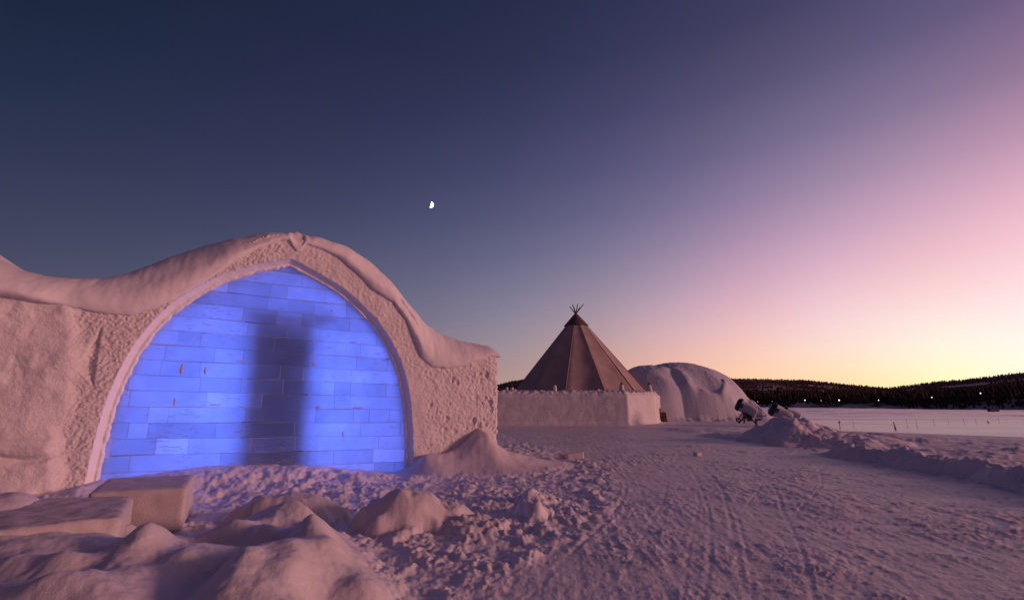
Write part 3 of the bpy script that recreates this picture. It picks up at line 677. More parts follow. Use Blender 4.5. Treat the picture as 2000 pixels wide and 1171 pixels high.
while z0 < 4.3:
    x0 = a_u0 - rnd.uniform(0, .6); z1 = z0 + crs
    while x0 < a_u1:
        wd_ = rnd.choice([.3, .45, .62, .8, 1.0, 1.25]) * rnd.uniform(.9, 1.1); x1 = x0 + wd_
        t = rnd.choice([.74, .80, .86, .9, .95, 1.0, 1.13] if z0 < 1.3 else [.76, .82, .86, .9, .93, .98]) * rnd.uniform(.95, 1.05)
        if z0 > 2.6: t = t * .98
        yo = rnd.uniform(-.003, .003); g = .0025; jt = .93
        def P(a, b, y): return (a, y, b + TILT * (a - a_u1) + .010 * math.sin(a * 2.1 + row * 1.7) + .004 * math.sin(a * 9 + row))
        f0 = IY + yo; bv_ = .005
        A_ = [(x0 + g, z0 + g), (x1 - g, z0 + g), (x1 - g, z1 - g), (x0 + g, z1 - g)]
        B_ = [(x0 + g + bv_, z0 + g + bv_), (x1 - g - bv_, z0 + g + bv_), (x1 - g - bv_, z1 - g - bv_), (x0 + g + bv_, z1 - g - bv_)]
        C_ = [(x0, z0), (x1, z0), (x1, z1), (x0, z1)]
        # two or three internal panes of slightly different clarity
        cuts = [B_[0][0]] + sorted(rnd.uniform(B_[0][0], B_[1][0]) for _ in range(rnd.choice([0, 0, 1]))) + [B_[1][0]]
        for ca_, cb_ in zip(cuts[:-1], cuts[1:]):
            tt = t * rnd.uniform(.94, 1.06) if len(cuts) > 2 else t
            quad([P(ca_, B_[0][1], f0), P(cb_, B_[0][1], f0), P(cb_, B_[2][1], f0), P(ca_, B_[2][1], f0)], tt)
        for k in range(4):
            a_, b_ = A_[k], A_[(k + 1) % 4]; c_, d_ = B_[(k + 1) % 4], B_[k]
            quad([P(*a_, f0 + .004), P(*b_, f0 + .004), P(*c_, f0), P(*d_, f0)], t * .93)
            e_, h_ = C_[k], C_[(k + 1) % 4]
            quad([P(*e_, IY + .011), P(*h_, IY + .011), P(*b_, f0 + .004), P(*a_, f0 + .004)], jt * t)
        x0 = x1
    z0 = z1; row += 1
me = bpy.data.meshes.new('ice_wall'); me.from_pydata([tuple(p) for p in iv], [], [tuple(f) for f in ifc]); me.update()
at_ = me.attributes.new('tone', 'FLOAT', 'POINT'); at_.data.foreach_set('value', np.array(tones, np.float32))
link('ice_wall', me, M['ice'], bld, False)

m_js = mat('joint_snow', (.55, .44, .55), .8); jr = random.Random(5)
for px, py, hw, hh in [(355, 720, .028, .085), (401, 724, .022, .06), (341, 784, .02, .06), (613, 710, .045, .025), (621, 795, .05, .02), (648, 607, .03, .018), (670, 848, .02, .06), (700, 796, .12, .012), (420, 790, .10, .010), (470, 705, .09, .010), (690, 668, .08, .010)]:
    uu, vv = fuv(px, py, w=-IY); n1_, n2_ = 12, 7; js = MB(); b_ = 0
    for i in range(n2_):
        for j in range(n1_):
            p_ = -math.pi / 2 + math.pi * i / (n2_ - 1); q_ = 2 * math.pi * j / n1_; k_ = jr.uniform(.75, 1.2)
            js.v.append((uu + hw * math.cos(p_) * math.cos(q_) * k_, IY + .012 * math.cos(p_) * math.sin(q_) - .004, vv + hh * math.sin(p_) * k_))
    js.f += [(b_ + i * n1_ + j, b_ + i * n1_ + (j + 1) % n1_, b_ + (i + 1) * n1_ + (j + 1) % n1_, b_ + (i + 1) * n1_ + j) for i in range(n2_ - 1) for j in range(n1_)]
    js.build('joint_snow', m_js, bld, True)
# vaulted snow chamber behind the ice, with its door and its blue lamps, plus one added door fill
off = []
cu_ = (a_u0 + a_u1) / 2
Pn = [np.array(p) for p in ARCH]
for i, p in enumerate(Pn):
    a_ = Pn[max(i - 1, 0)]; b_ = Pn[min(i + 1, len(Pn) - 1)]; d_ = (b_ - a_) / np.linalg.norm(b_ - a_); off.append(p + 0.10 * np.array([-d_[1], d_[0]]))
V = []; n_o = len(off)
for Y in (IY - .02, 2.6): V += [(p[0], Y, p[1]) for p in off]
F = [(i, i + 1, n_o + i + 1, n_o + i) for i in range(n_o - 1)]
F.append((0, n_o, 2 * n_o - 1, n_o - 1)); F.append(tuple(range(n_o, 2 * n_o)))
MB().add(V, F).build('chamber', mat('chamber_snow', (.85, .85, .87), .7, [(20, .01, 3)]), bld)
du0 = fuv(462, 880, w=-.4)[0]; du1 = fuv(596, 880, w=-.4)[0]; dz1 = fuv(545, 640, w=-.4)[1]
DY = IY + 0.25
d_ = MB(); d_.box(((du0 + du1) / 2, DY + .05, dz1 / 2 - .1), (du1 - du0 - .06, .06, dz1 + .2)); 
for z_ in (0.35, 1.15, 1.95): d_.box(((du0 + du1) / 2, DY + .005, z_), (du1 - du0 - .2, .03, .10))
dob = d_.build('door', mat('door_glow_tint', (.05, .11, .36), .6, None, ((.06, .14, .42), 3, .3, .7)), bld)  # blue light seeping in behind the ice is put into the door colour
hnd = MB().tube((du1 - .18, DY - .02, 1.0), (du1 - .18, DY - .02, 1.2), .015).build('handle', m_pole, dob)
lt = MB().box(((du0 + du1) / 2 + .1, DY + .03, dz1 + .07), (du1 - du0 + .4, .10, .08)).build('door_lintel', dob.data.materials[0], bld)
def area(name, loc, size, e, rot, col=(.075, .18, 1.0)):
    l = bpy.data.lights.new(name, 'AREA'); l.shape = 'RECTANGLE'; l.size, l.size_y = size; l.energy = e; l.color = col
    o = bpy.data.objects.new(name, l); COL.objects.link(o); o.parent = bld; o.location = loc; o.rotation_euler = rot; return o
uc = (a_u0 + a_u1) / 2
area('chamber_lamp', (uc, 2.3, 1.5), (3.6, 2.2), 100, (R(-90), 0, 0))
area('floor_lamp_left', (uc - 1.35, IY + .55, -.05), (1.8, .15), 38, (R(180 + 25), 0, 0))
area('door_fill', ((du0 + du1) / 2, IY + .10, 0.0), (1.2, .08), 9, (R(180 - 14), 0, 0))  # unseen fill, added to lift the blue in front of the door
area('floor_lamp_right', (uc + 1.35, IY + .55, -.05), (1.8, .15), 38, (R(180 + 25), 0, 0))

# ------------------------------------------------------------------ cut snow blocks
def rough_block(name, C8, m, seg=0.04, amp=0.008, rnd_=0.03, parent=None, **k):
    """closed hexahedron from 8 corners (4 bottom, 4 top, same order), densely meshed, corners eased, faces roughened"""
    C8 = np.array(C8, float); dims = [np.linalg.norm(C8[1] - C8[0]), np.linalg.norm(C8[3] - C8[0]), np.linalg.norm(C8[4] - C8[0])]
    n3 = [max(4, int(d / seg)) for d in dims]
    def tri(p, q, r):
        return sum(np.outer(wt, c).reshape(*p.shape, 3) for wt, c in zip([((1 - p) * (1 - q) * (1 - r)).ravel(), (p * (1 - q) * (1 - r)).ravel(), (p * q * (1 - r)).ravel(), ((1 - p) * q * (1 - r)).ravel(),
               ((1 - p) * (1 - q) * r).ravel(), (p * (1 - q) * r).ravel(), (p * q * r).ravel(), ((1 - p) * q * r).ravel()], C8))
    idx = {}; V = []; F = []
    def ease(t, d):  # pull near-edge samples
        return t
    for ax in range(3):
        o1, o2 = [i for i in range(3) if i != ax]
        for side in (0, 1):
            a, b = n3[o1], n3[o2]; ids = np.zeros((a + 1, b + 1), int)
            for i in range(a + 1):
                for j in range(b + 1):
                    key = [0, 0, 0]; key[ax] = side * n3[ax]; key[o1] = i; key[o2] = j; key = tuple(key)
                    if key not in idx: idx[key] = len(V); V.append([key[c] / n3[c] for c in range(3)])
                    ids[i, j] = idx[key]
            for i in range(a):
                for j in range(b):
                    q = (ids[i, j], ids[i + 1, j], ids[i + 1, j + 1], ids[i, j + 1]); F.append(q if (side == 1) ^ (ax == 1) else q[::-1])
    P = np.array(V); W = tri(P[:, 0], P[:, 1], P[:, 2]).reshape(-1, 3); cen = C8.mean(0)
    dd = np.minimum(P, 1 - P) * np.array(dims)                     # distance to faces in metres
    near = (dd < rnd_).sum(1) - 1; srt = np.sort(dd, 1); e2 = np.clip(1 - srt[:, 1] / rnd_, 0, 1)
    n_ = (P - 0.5) * 2; n_ = np.where(np.abs(n_) > 1 - rnd_ / np.array(dims) * 2, np.sign(n_), 0)
    ex = C8[1] - C8[0]; ey = C8[3] - C8[0]; ez = C8[4] - C8[0]
    nw = n_[:, :1] * ex / dims[0] + n_[:, 1:2] * ey / dims[1] + n_[:, 2:] * ez / dims[2]
    nl = np.linalg.norm(nw, axis=1, keepdims=True) + 1e-9; nw = nw / nl
    W = W - nw * (e2 ** 2 * rnd_ * 0.45)[:, None]
    nz = fbm(W[:, 0] * 6 + W[:, 2] * 3, W[:, 1] * 6 - W[:, 2] * 4, 4, 700, .6); W = W + nw * (amp * nz)[:, None]
    me = bpy.data.meshes.new(name); me.from_pydata(W.tolist(), [], F); me.update()
    return link(name, me, m, parent, True, **k)
def block_px(top4, zt, zb):
    T_ = [(*at(*p, z=zt), zt) for p in top4]; return [(x, y, zb) for x, y, _ in T_] + T_
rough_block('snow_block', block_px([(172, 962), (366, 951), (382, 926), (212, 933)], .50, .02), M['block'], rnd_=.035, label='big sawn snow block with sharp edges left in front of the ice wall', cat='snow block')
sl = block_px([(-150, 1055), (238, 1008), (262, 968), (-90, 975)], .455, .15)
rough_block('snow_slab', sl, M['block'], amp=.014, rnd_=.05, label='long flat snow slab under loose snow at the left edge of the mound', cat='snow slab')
b0 = at(1105, 901, 0); 
def ground_hit(px, py):
    d = ray(px, py); t = np.arange(2.5, 45, .04); X = d[0] * t; Y = d[1] * t; z, F = feature_heights(X, Y); z = z + sum(F.values())
    k = np.argmax(z > EYE + d[2] * t); return (X[k], Y[k]) if k > 0 else at(px, py, 0)
def cube_block(name, px, py, d, rz, m, lab, zb=-.03, seg=.03, tilt=0.0, group=None):
    x, y = ground_hit(px, py); c, s = math.cos(rz), math.sin(rz); C8 = []
    for zz in (zb, zb + d[2]):
        for a, b in ((-.5, -.5), (.5, -.5), (.5, .5), (-.5, .5)):
            X, Y = a * d[0], b * d[1]; C8.append((x + X * c - Y * s, y + X * s + Y * c, zz + ground_z(x, y) + tilt * X))
    return rough_block(name, C8, m, seg, .008, .03, label=lab, cat='snow block', group=group)
cube_block('snow_block', 1122, 896, (.46, .22, .18), .15, M['soft'], 'small pale snow brick lying at the edge of the packed road', tilt=.1)
for px, py, s, lab in [(1100, 893, .2, 'round snow lump touching the left end of the small snow brick'), (1362, 889, .16, 'little snow lump alone on the middle of the packed road')]:
    cube_block('snow_lump', px, py, (s * 1.2, s, s * .75), rnd.random(), M['soft'], lab, seg=.025)
# chunks on the rubble pile
rc = random.Random(4)
for k, (px, py, s, tilt) in enumerate([(1553, 862, .30, .5), (1592, 858, .34, -.5), (1640, 866, .28, .4), (1500, 858, .26, -.4), (1680, 874, .25, .1)]):
    labs = ['jagged upright snow chunk at the front foot of the pile', 'widest leaning snow chunk on the front of the pile', 'snow chunk at the right foot of the pile', 'small snow chunk at the left foot of the pile',
            'smallest chunk beyond the right foot of the pile']
    cube_block('snow_chunk', px, py, (s, s * .6, s * 1.1), rc.uniform(-.7, .7), M['soft'], labs[k], zb=-.25, seg=.05, tilt=tilt, group='snow chunks on the pile')

# ------------------------------------------------------------------ TENT BEHIND ITS SNOW WALL
TY = 39.0; tcx = at_depth(1127, 700, TY)[0]; TZ = -0.05
m_cv = mat('canvas', (.41, .31, .30), .85, [(3, .02, 4)], ((.33, .25, .24), 1.2, .35, .65), .1)
m_cap = mat('smoke_cap', (.13, .085, .08), .8, None, ((.11, .07, .065), 2, .4, .6), .1)
m_wood = mat('pole_wood', (.07, .045, .035), .8)
tent = empty('tent', (tcx, TY, TZ), label='large conical canvas tent with crossed poles rising behind the snow wall', cat='tent')
apex = at_depth(1127, 611, TY)[2] - TZ; baseR = (1247 - 1007) / 2 / FPX * TY * 1.03
zb = at_depth(1127, 762, TY)[2] - TZ; slope = baseR / (apex - zb); R0 = slope * apex
nP = 12; V = []; nh = 24; sub = 6
capz = at_depth(1127, 634, TY)[2] - TZ
tp = R(13)
for i in range(nh + 1):
    z = (zb - .7) + (apex - .15 - zb + .7) * i / nh
    for j in range(nP * sub):
        f = (j % sub) / sub; a = 2 * math.pi * (j / sub) / nP + tp
        a0 = 2 * math.pi * (j // sub) / nP + tp; a1 = a0 + 2 * math.pi / nP
        rr_ = slope * (apex - z); x = rr_ * ((1 - f) * math.cos(a0) + f * math.cos(a1)); y = rr_ * ((1 - f) * math.sin(a0) + f * math.sin(a1))
        sag = 1 - .055 * math.sin(math.pi * f) * (1 - z / apex) ** .5 + .008 * math.sin(z * 3 + a0 * 5) * math.sin(math.pi * f)
        V.append((x * sag, y * sag, z))
link('canvas', npmesh('canvas', V, gridF(nh + 1, nP * sub, True)), m_cv, tent, False)
V = []
for i in range(5):
    z = capz - .1 + (apex - capz + .12) * i / 4; rr_ = slope * (apex - z) + .12 - .02 * i
    for j in range(nP * 2): a = 2 * math.pi * j / (nP * 2) + tp; q = (rr_ if j % 2 == 0 else rr_ * .955) + 0.02; V.append((max(q, .05) * math.cos(a), max(q, .05) * math.sin(a), z))
link('smoke_cap', npmesh('smoke_cap', V, gridF(5, nP * 2, True)), m_cap, tent, False)
for k, (px, py) in enumerate([(1113.5, 597), (1117.5, 595), (1122.5, 598), (1128.6, 593), (1134, 598), (1138.5, 595)]):
    x, y, z = at_depth(px, py, TY); ya = [.3, -.2, .5, .1, .6, -.3][k]
    MB().tube(((tcx - x) * .25, -ya * .3, apex - .25), (x - tcx, ya, z - TZ), .045, .035, 8).build('pole', m_wood, tent)
# seam flaps, dark gaps near the foot of a few panels
for j in (7, 8, 9, 10, 11):
    a = 2 * math.pi * j / nP + tp; r_b = R0 * 1.0; ca_, sa_ = math.cos(a), math.sin(a)
    P_ = [(slope * (apex - z) * ca_ * 1.003, slope * (apex - z) * sa_ * 1.003, z) for z in (zb - .5, apex * .93)]
    MB().tube(P_[0], P_[1], .035, .02, 5).build('seam', m_cv, tent)

# octagonal snow wall
ring_px = [(1228, 829, 31.0), (1281, 826.5, 33.4), (1291.5, 824.5, 36.5)]
def ringpt(px, Y): return at_depth(px, 828, Y)[:2]
p1 = ringpt(1228, 31.0); p2 = ringpt(1281, 33.2); p3 = ringpt(1292, 36.5); pL = ringpt(1145, 31.05); pA = ringpt(965, 30.9); 
ring = [pA, pL, p1, p2, p3, (p3[0] + .3, 41.5), (p1[0] + .3, 45.5), (pA[0], 46), (pA[0] - 2.6, 43), (pA[0] - 2.8, 34.5)]
zt = at_depth(1228, 770, 31.0)[2]; zbm = -0.25
wroot = empty('snow_wall', (0, 0, 0), label='low angular white snow wall built in a ring around the tent', cat='snow wall')
V = []; thick = 1.3; cxr = sum(p[0] for p in ring) / len(ring); cyr = sum(p[1] for p in ring) / len(ring)
dense = []
for i in range(len(ring)):
    a = np.array(ring[i]); b = np.array(ring[(i + 1) % len(ring)]); m_ = max(2, int(np.linalg.norm(b - a) / .09))
    for k in range(m_): dense.append(a + (b - a) * k / m_)
dense = np.array(dense); nd = len(dense); zz = np.linspace(zbm, zt, 22)
D, Zg = np.meshgrid(np.arange(nd), zz); dirs = dense - np.array([cxr, cyr]); dirs = dirs / np.linalg.norm(dirs, axis=1, keepdims=True)
cum = np.arange(nd) * .09
nzv = 0.02 * fbm(cum[None] * 1.5 + 0 * Zg, Zg * 1.5, 3, 800) + 0.008 * fbm(cum[None] * 7 + 0 * Zg, Zg * 7, 2, 801) - 0.05 * sstep(zt - .12, zt, Zg) ** 2 + .12 * sstep(.35, -.1, Zg) ** 2
X = dense[None, :, 0] + dirs[None, :, 0] * nzv; Y = dense[None, :, 1] + dirs[None, :, 1] * nzv
Vw = np.stack([X.ravel(), Y.ravel(), Zg.ravel()], 1)
m_ring = mat('ring_snow', (.66, .63, .66), .7, [(8, .02, 5)], ((.60, .56, .58), 1.5, .35, .65))
link('wall', npmesh('wall', Vw, gridF(len(zz), nd, True)), m_ring, wroot)
# rubbly snow on top of it
tops = np.linspace(0, 1.5, 24); Tg, Dg = np.meshgrid(tops, np.arange(nd), indexing='ij')
X = dense[None, :, 0] - dirs[None, :, 0] * (Tg + .03); Y = dense[None, :, 1] - dirs[None, :, 1] * (Tg + .03)
w_, i_ = worley(X * 5.2, Y * 5.2, 810)
Zt = zt - .04 + sstep(0, .25, Tg) * (.17 + .17 * (billow(X * 2.6, Y * 2.6, 4, 811, .7) - .3) + .10 * np.clip(.5 - w_, 0, 1) * (i_ > .4)) + .05 * fbm(X * 9, Y * 9, 2, 812)
link('snow_rubble', npmesh('snow_rubble', np.stack([X.ravel(), Y.ravel(), Zt.ravel()], 1), gridF(len(tops), nd, True)), M['snow'], wroot)

m_pyl = mat('pylon_snow', (.60, .52, .48), .7, [(20, .01, 3)])
for px, ptop, pbot, wpx, tip, lab in [(990, 756, 771, 9, 0, 'leftmost tapered snow pillar, paired with another on the tent wall'), (1000, 756, 771, 9, 0, 'tapered snow pillar just right of the leftmost one on the tent wall'),
                                 (1083, 752, 772, 11, 0, 'tapered snow pillar alone in front of the tent canvas'), (1214, 751, 768, 11, 1, 'tapered snow pillar with dark torch tip before the right side of the tent'), (1270, 751, 767, 10, 1, 'tilted tapered snow pillar with dark torch tip on the right corner of the wall')]:
    Yp = 31.8 if px < 1220 else 33.9
    x, y, zt_ = at_depth(px, ptop, Yp); zb_ = at_depth(px, pbot, Yp)[2] - .15; w_ = wpx / FPX * Yp
    pil_ = empty('snow_pillar', (x, y, zb_), label=lab, cat='snow pillar', group='snow pillars on the tent wall'); h_ = zt_ - zb_
    b = MB(); n4 = 8
    for i, (t_, s_) in enumerate([(0, .55), (.3, .47), (.7, .38), (.95, .31), (1, .26)]):
        b.v += [(s_ * w_ * math.cos(k * math.pi / 4 + .4) * (1.1 if k % 2 else .95) + (.12 * h_ * t_ * -1 if px == 1270 else 0), s_ * w_ * math.sin(k * math.pi / 4 + .4), h_ * t_) for k in range(n4)]
    b.f = [(i * n4 + k, i * n4 + (k + 1) % n4, (i + 1) * n4 + (k + 1) % n4, (i + 1) * n4 + k) for i in range(4) for k in range(n4)] + [tuple(range(32, 40))]
    b.build('shaft', m_pyl, pil_, True)
    if tip:
        o2 = (-.12 * h_ if px == 1270 else 0); MB().lathe([(0, .05), (.06, .075), (.15, .06), (.17, .0)], (o2, 0, h_ - .01), (0, 0, 1), 8).build('torch_tip', m_wood, pil_, True)

# brown stack leaning behind the right end of the ring wall
x, y, _ = at_depth(1295, 824, 36.2); g = ground_z(x, y)
wp = empty('wood_stack', (x, y, g), .1, label='small reddish brown stack of firewood behind the right end of the snow wall', cat='firewood stack')
m_fw = mat('firewood', (.16, .055, .03), .8, None, ((.10, .04, .025), 6, .4, .6))
rf = random.Random(3)
for row_ in range(7):
    for k in range(3 if row_ < 5 else 1):
        MB().tube((-.25 + k * .17 - row_ * .02, -.5 + rf.uniform(-.05, .05), .08 + row_ * .14), (-.25 + k * .17 - row_ * .02, .1, .08 + row_ * .14 + rf.uniform(-.02, .02)), .07, .065, 8).build('log', m_fw, wp, True)

# thin mast far behind the tent
x, y, z = at_depth(1205, 700, 60.0)
mst = MB().tube((0, 0, -3), (0, 0, z), .025, .015, 6); mst.box((0, 0, z - .5), (.5, .02, .02)); mst.build('mast', m_pole, None, label='thin mast just showing beside the right slope of the tent', cat='mast').location = (x, y, 0)

# ------------------------------------------------------------------ big snow dome
DY0 = 42.0
def dpx(px, py, Y=DY0): X, _, Z = at_depth(px, py, Y); return X, Z
gxs = np.arange(dpx(1190, 800)[0], dpx(1475, 800)[0], .05); gys = np.arange(DY0 - 5.5, DY0 + 6, .07)
DX, DYg = np.meshgrid(gxs, gys, indexing='ij')
silA = spline([dpx(*p) for p in [(1190, 760), (1205, 745), (1222, 731), (1240, 720), (1262, 713), (1285, 711.5), (1315, 714), (1345, 722), (1370, 742), (1395, 770), (1410, 800), (1475, 815)]], 6)
silB = spline([dpx(*p, Y=DY0 + 1.2) for p in [(1190, 840), (1250, 760), (1280, 715), (1295, 709.5), (1315, 708), (1340, 710), (1370, 717), (1395, 727), (1412, 738), (1425, 748), (1433, 758), (1441, 769), (1448, 782), (1452, 800), (1458, 830)]], 6)
def ridge(sil, yc, hw, p=2.2):
    X = np.array([s[0] for s in sil]); Z = np.array([s[1] for s in sil]); h = np.interp(DX, X, Z) + .6
    for _ in range(1): pass
    q = np.abs(DYg - yc) / hw; return np.clip(1 - q ** p, 0, 1) ** .55 * np.clip(h, 0, 9) - .6
def lobe(xc, xl, xr_, yc, bf, bb, H, p):
    X_, XL, XR = (dpx(v, 800, yc)[0] for v in (xc, xl, xr_)); a_ = np.where(DX < X_, X_ - XL, XR - X_); b_ = np.where(DYg < yc, bf, bb)
    q = (np.abs(DX - X_) / a_) ** p + (np.abs(DYg - yc) / b_) ** 2.2
    return (H + .6) * np.clip(1 - q, 0, 1) ** (1 / p) - .6
wv = .22 * perlin(DX * .45, DYg * .6, 903); DXo = DX; DX = DX + wv
zA = lobe(1268, 1180, 1348, DY0 - .6, 4.6, 4.5, dpx(1268, 713, DY0 - .6)[1], 2.2)
zB = lobe(1318, 1205, 1458, DY0 + 1.2, 6.2, 4.5, dpx(1318, 708.5, DY0 + 1.2)[1], 2.15)
DX = DXo; DZ = smax(zA, zB, .15)
def dome_hit(px, py):
    d = ray(px, py)
    for t in np.arange(34, 50, .05):
        p = d * t; i = (p[0] - gxs[0]) / .05; j = (p[1] - gys[0]) / .07
        if 0 <= i < len(gxs) - 1 and 0 <= j < len(gys) - 1 and DZ[int(i), int(j)] > EYE + p[2]: return (p[0], p[1])
    return None
def droop(P, h, wd):
    global DZ
    P = [q for q in (dome_hit(*p) for p in P) if q]
    if len(P) > 1: d, t = seg_dist(DX, DYg, spline(P, 6)); tl = t / (len(P) * 6 - 6); DZ = DZ + h * np.exp(-(d / wd) ** 2) * sstep(0, .25, tl) * sstep(1, .8, tl)
_r = [[(1283, 722), (1312, 724), (1334, 738), (1343, 755), (1336, 770)], [(1280, 746), (1315, 756), (1348, 777), (1372, 792), (1398, 806), (1420, 813)], [(1360, 758), (1392, 774), (1420, 790), (1446, 808)], [(1408, 742), (1418, 752), (1414, 766), (1410, 786)]]
_h = [dome_hit(1385, 764), dome_hit(1318, 752), dome_hit(1365, 735)]
droop(_r[0], .24, .42); droop(_r[1], .36, .45); droop(_r[2], .36, .36); droop(_r[3], .22, .22)
for q, a_, w_ in zip(_h, (.28, .16, .10), (.75, .6, .8)):
    if q: DZ = DZ - a_ * np.exp(-((DX - q[0]) ** 2 + ((DYg - q[1]) * .8) ** 2) / w_ ** 2)
apron = 1.9 * sstep(35.6, 40.0, DYg - .0) * sstep(dpx(1475, 800)[0], dpx(1440, 800)[0], DX) * sstep(DY0 + 6, DY0 + 3, DYg); 
DZ = smax(DZ, apron - .35 + .15 * fbm(DX * .8, DYg * .8, 3, 900), .4)
DZ = DZ + .04 * fbm(DX * 1.2, DYg * 1.2, 3, 905) + .015 * fbm(DX * 6, DYg * 6, 2, 906)
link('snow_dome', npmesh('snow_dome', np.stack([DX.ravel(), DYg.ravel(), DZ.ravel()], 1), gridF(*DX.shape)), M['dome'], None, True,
     label='large windswept snow dome, bluish shade put into its colour, to the right of the tent', cat='snow dome')

# ------------------------------------------------------------------ snow cannons
m_gun = mat('cannon_white', (.42, .42, .46), .5, None, ((.30, .29, .32), 3, .4, .7)); m_dark = mat('cannon_dark', (.025, .03, .045), .5); m_blue = mat('cannon_blue', (.02, .06, .22), .5)
m_grill = mat('cannon_grill', (.13, .10, .08), .6, None, ((.06, .05, .045), 14, .4, .6)); m_or = mat('cannon_orange', (.15, .065, .04), .6)
def cannon(full=True):
    root = empty('snow_cannon', (0, 0, 0))
    zc = 1.05; ax = Vector((.76, -.40, -.50)).normalized(); c = Vector((0, 0, zc))    # the mouth end tips down to the right, intake end up to the left
    b = MB(); b.lathe([(-.62, .30), (-.60, .40), (-.40, .47), (-.36, .47), (-.30, .43), (.05, .42), (.45, .37), (.68, .36), (.74, .33), (.70, .30), (.30, .30)], c, ax, 28); b.build('barrel', m_gun, root, True)
    MB().lathe([(-.66, .02), (-.66, .30), (-.60, .43), (-.42, .49), (-.34, .49)], c, ax, 28).build('intake_ring', m_dark, root, True)
    MB().lathe([(.66, .0), (.70, .12), (.67, .34), (.62, .34)], c, ax, 28).build('mouth_grill', m_grill, root, True)
    s = MB(); side = ax.cross(Vector((0, 0, 1))).normalized()
    if side.y > 0: side = -side
    p = c + side * .42 - ax * .3; s.lathe([(0, .15), (.05, .15), (.06, 0)], p, side, 16); s.build('badge_plate', m_blue, root)
    s = MB(); s.lathe([(0, .05), (.05, .05), (.055, 0)], c + side * .41 - ax * .12 + Vector((0, 0, .18)), side, 10); s.build('port', m_dark, root)
    if full:
        s = MB(); s.box((-.05, -.10, .52), (.34, .36, .40)); s.box((.14, -.16, .32), (.26, .28, .34)); s.build('control_box', m_dark, root)
        s = MB(); s.tube((-.05, 0, .5), (-.05, 0, .85), .09); s.tube((-.25, -.1, .72), (.25, -.1, .66), .05); s.build('yoke', m_dark, root)
        for q in ((-.75, -.35, .0), (.5, -.45, -.05), (.1, .7, -.05)): MB().tube((-.05, 0, .5), q, .045, .04, 8).build('leg', m_dark, root)
        MB().tube((.2, -.1, .42), (1.35, -.15, .50), .03, .025, 8).tube((1.0, -.15, .47), (1.0, -.15, .70), .02).build('tow_bar', m_dark, root)
        MB().lathe([(-.05, .10), (-.05, .17), (.05, .17), (.05, .10)], (-.78, -.4, .22), (.3, 1, 0), 18).build('wheel', m_dark, root, True)
        MB().tube((-.78, -.4, .25), (-.25, -.1, .80), .03).build('handle', m_dark, root)
        s = MB(); s.box((.38, -.55, .08), (.13, .12, .50), rz=.3); s.box((.55, -.55, .26), (.42, .1, .13), rz=.1); s.build('stabiliser', m_or, root)
    return root
c1 = cannon(); x, y, _ = at_depth(1459, 824, 30.5); z1 = at_depth(1460, 796, 30.5)[2]
c1.scale = (.86, .86, .86); c1.location = (x, y, z1 - 1.05 * .86); tag(c1, 'snow cannon on its wheeled stand beside the right end of the snow dome', 'snow cannon', 'snow cannons by the snow pile')
def copy_tree(o, parent=None):
    c = o.copy(); COL.objects.link(c); c.parent = parent
    for ch in list(o.children): copy_tree(ch, c)
    return c
c2 = cannon(False); c3 = copy_tree(c2)
x, y, z = at_depth(1523, 804, 27.0); c2.location = (x, y, z); c2.scale = (.8, .8, .8); c2.location.z = z - 1.05 * .8 - .04; c2.rotation_euler.z = .15
tag(c2, 'snow cannon half buried behind the pile crest, the nearer one', 'snow cannon', 'snow cannons by the snow pile')
x, y, z = at_depth(1543, 806.5, 29.5); c3.scale = (.75, .75, .6); c3.location = (x, y, z - 1.05 * .62 + .02); c3.rotation_euler.z = .1
tag(c3, 'flattest snow cannon barrel showing behind the other half-buried cannon', 'snow cannon', 'snow cannons by the snow pile')

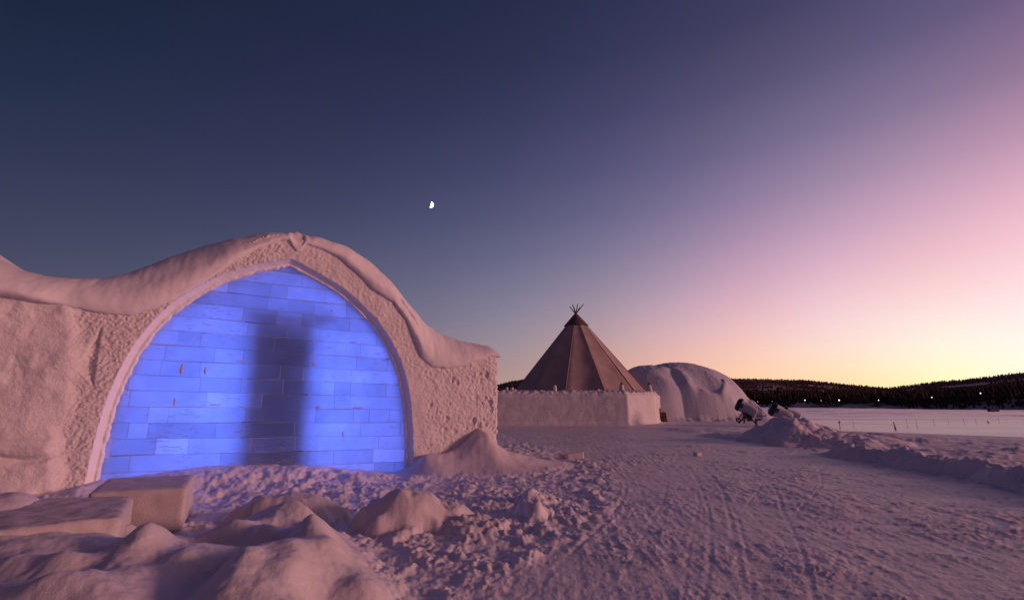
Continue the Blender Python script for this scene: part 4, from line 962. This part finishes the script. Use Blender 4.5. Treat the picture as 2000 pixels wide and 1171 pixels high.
# ------------------------------------------------------------------ marker stakes on the river
m_st = mat('stake_wood', (.38, .17, .15), .8); m_sd = mat('stake_dark', (.05, .03, .035), .7); m_so = mat('stake_orange', (.45, .12, .05), .7)
ST = [(1641, 824, 838, 'd', 0), (1668, 818, 836, 'w', 0), (1749.5, 823, 839, 'o', -.12), (1773, 818, 836, 'w', 0), (1792, 817, 838, 'w', 0), (1825, 816, 833, 'w', 0), (1853, 815, 831, 'w', 0), (1884, 816, 831, 'w', 0), (1907, 815, 828, 'w', 0), (1931, 820, 826, 'o', -.2), (1952, 815, 826, 'w', 0)]
nth = ['first', 'second', 'third', 'fourth', 'fifth', 'sixth', 'seventh', 'eighth', 'ninth', 'tenth', 'eleventh']
tops_ = []
for k, (px, y0, y1, kd, tl) in enumerate(ST):
    d = ray(px, y1); t = (LZ - EYE) / d[2]; x, y = d[0] * t, d[1] * t; h = at_depth(px, y0, y)[2] - LZ
    r_ = {'d': .05, 'w': .024, 'o': .08}[kd]
    b = MB().tube((0, 0, -.3), (tl * h, 0, h), r_, r_ * .8, 7)
    kindn = {'d': 'short dark marker stake with a square head', 'w': 'thin reddish marker stake', 'o': 'thick leaning orange marker stake'}[kd]
    lab = f'{kindn} on river ice, {nth[k]} from the snow pile'
    if kd == 'w':
        o = b.build('marker_stake', m_st, None, label=lab, cat='marker stake', group='marker stakes on the river ice')
    else:
        o = empty('marker_stake', label=lab, cat='marker stake', group='marker stakes on the river ice'); b.build('post', m_sd if kd == 'd' else m_so, o)
        (MB().box((0, 0, h), (.22, .08, .3)) if kd == 'd' else MB().tube((0, 0, 0), (tl * h * .45, 0, h * .45), .12, .11, 8)).build('marker_head' if kd == 'd' else 'sleeve', m_sd if kd == 'd' else m_so, o)
    o.location = (x, y, LZ); tops_.append((x + tl * h * .6, y, LZ + h * .6))
b = MB()
for p, q in zip(tops_[:-1], tops_[1:]):
    b.tube(p, q, .012, .012, 4, False)
b.build('marker_rope', m_sd, None, label='thin rope strung between the marker stakes on the river ice', cat='rope')
x, y, z = at_depth(1940, 800, 190); 
sh = empty('sled', (x, y, LZ + .1), label='tiny dark red sled standing far out on the frozen river', cat='sled')
m_red = mat('sled_red', (.09, .018, .02), .6)
MB().box((0, 0, .6), (3.4, 1.3, .7)).box((-1.0, 0, 1.1), (1.2, 1.1, .5)).build('body', m_red, sh)
for s_ in (-.6, .6): MB().box((0, s_, .15), (3.7, .15, .25)).build('runner', m_sd, sh)
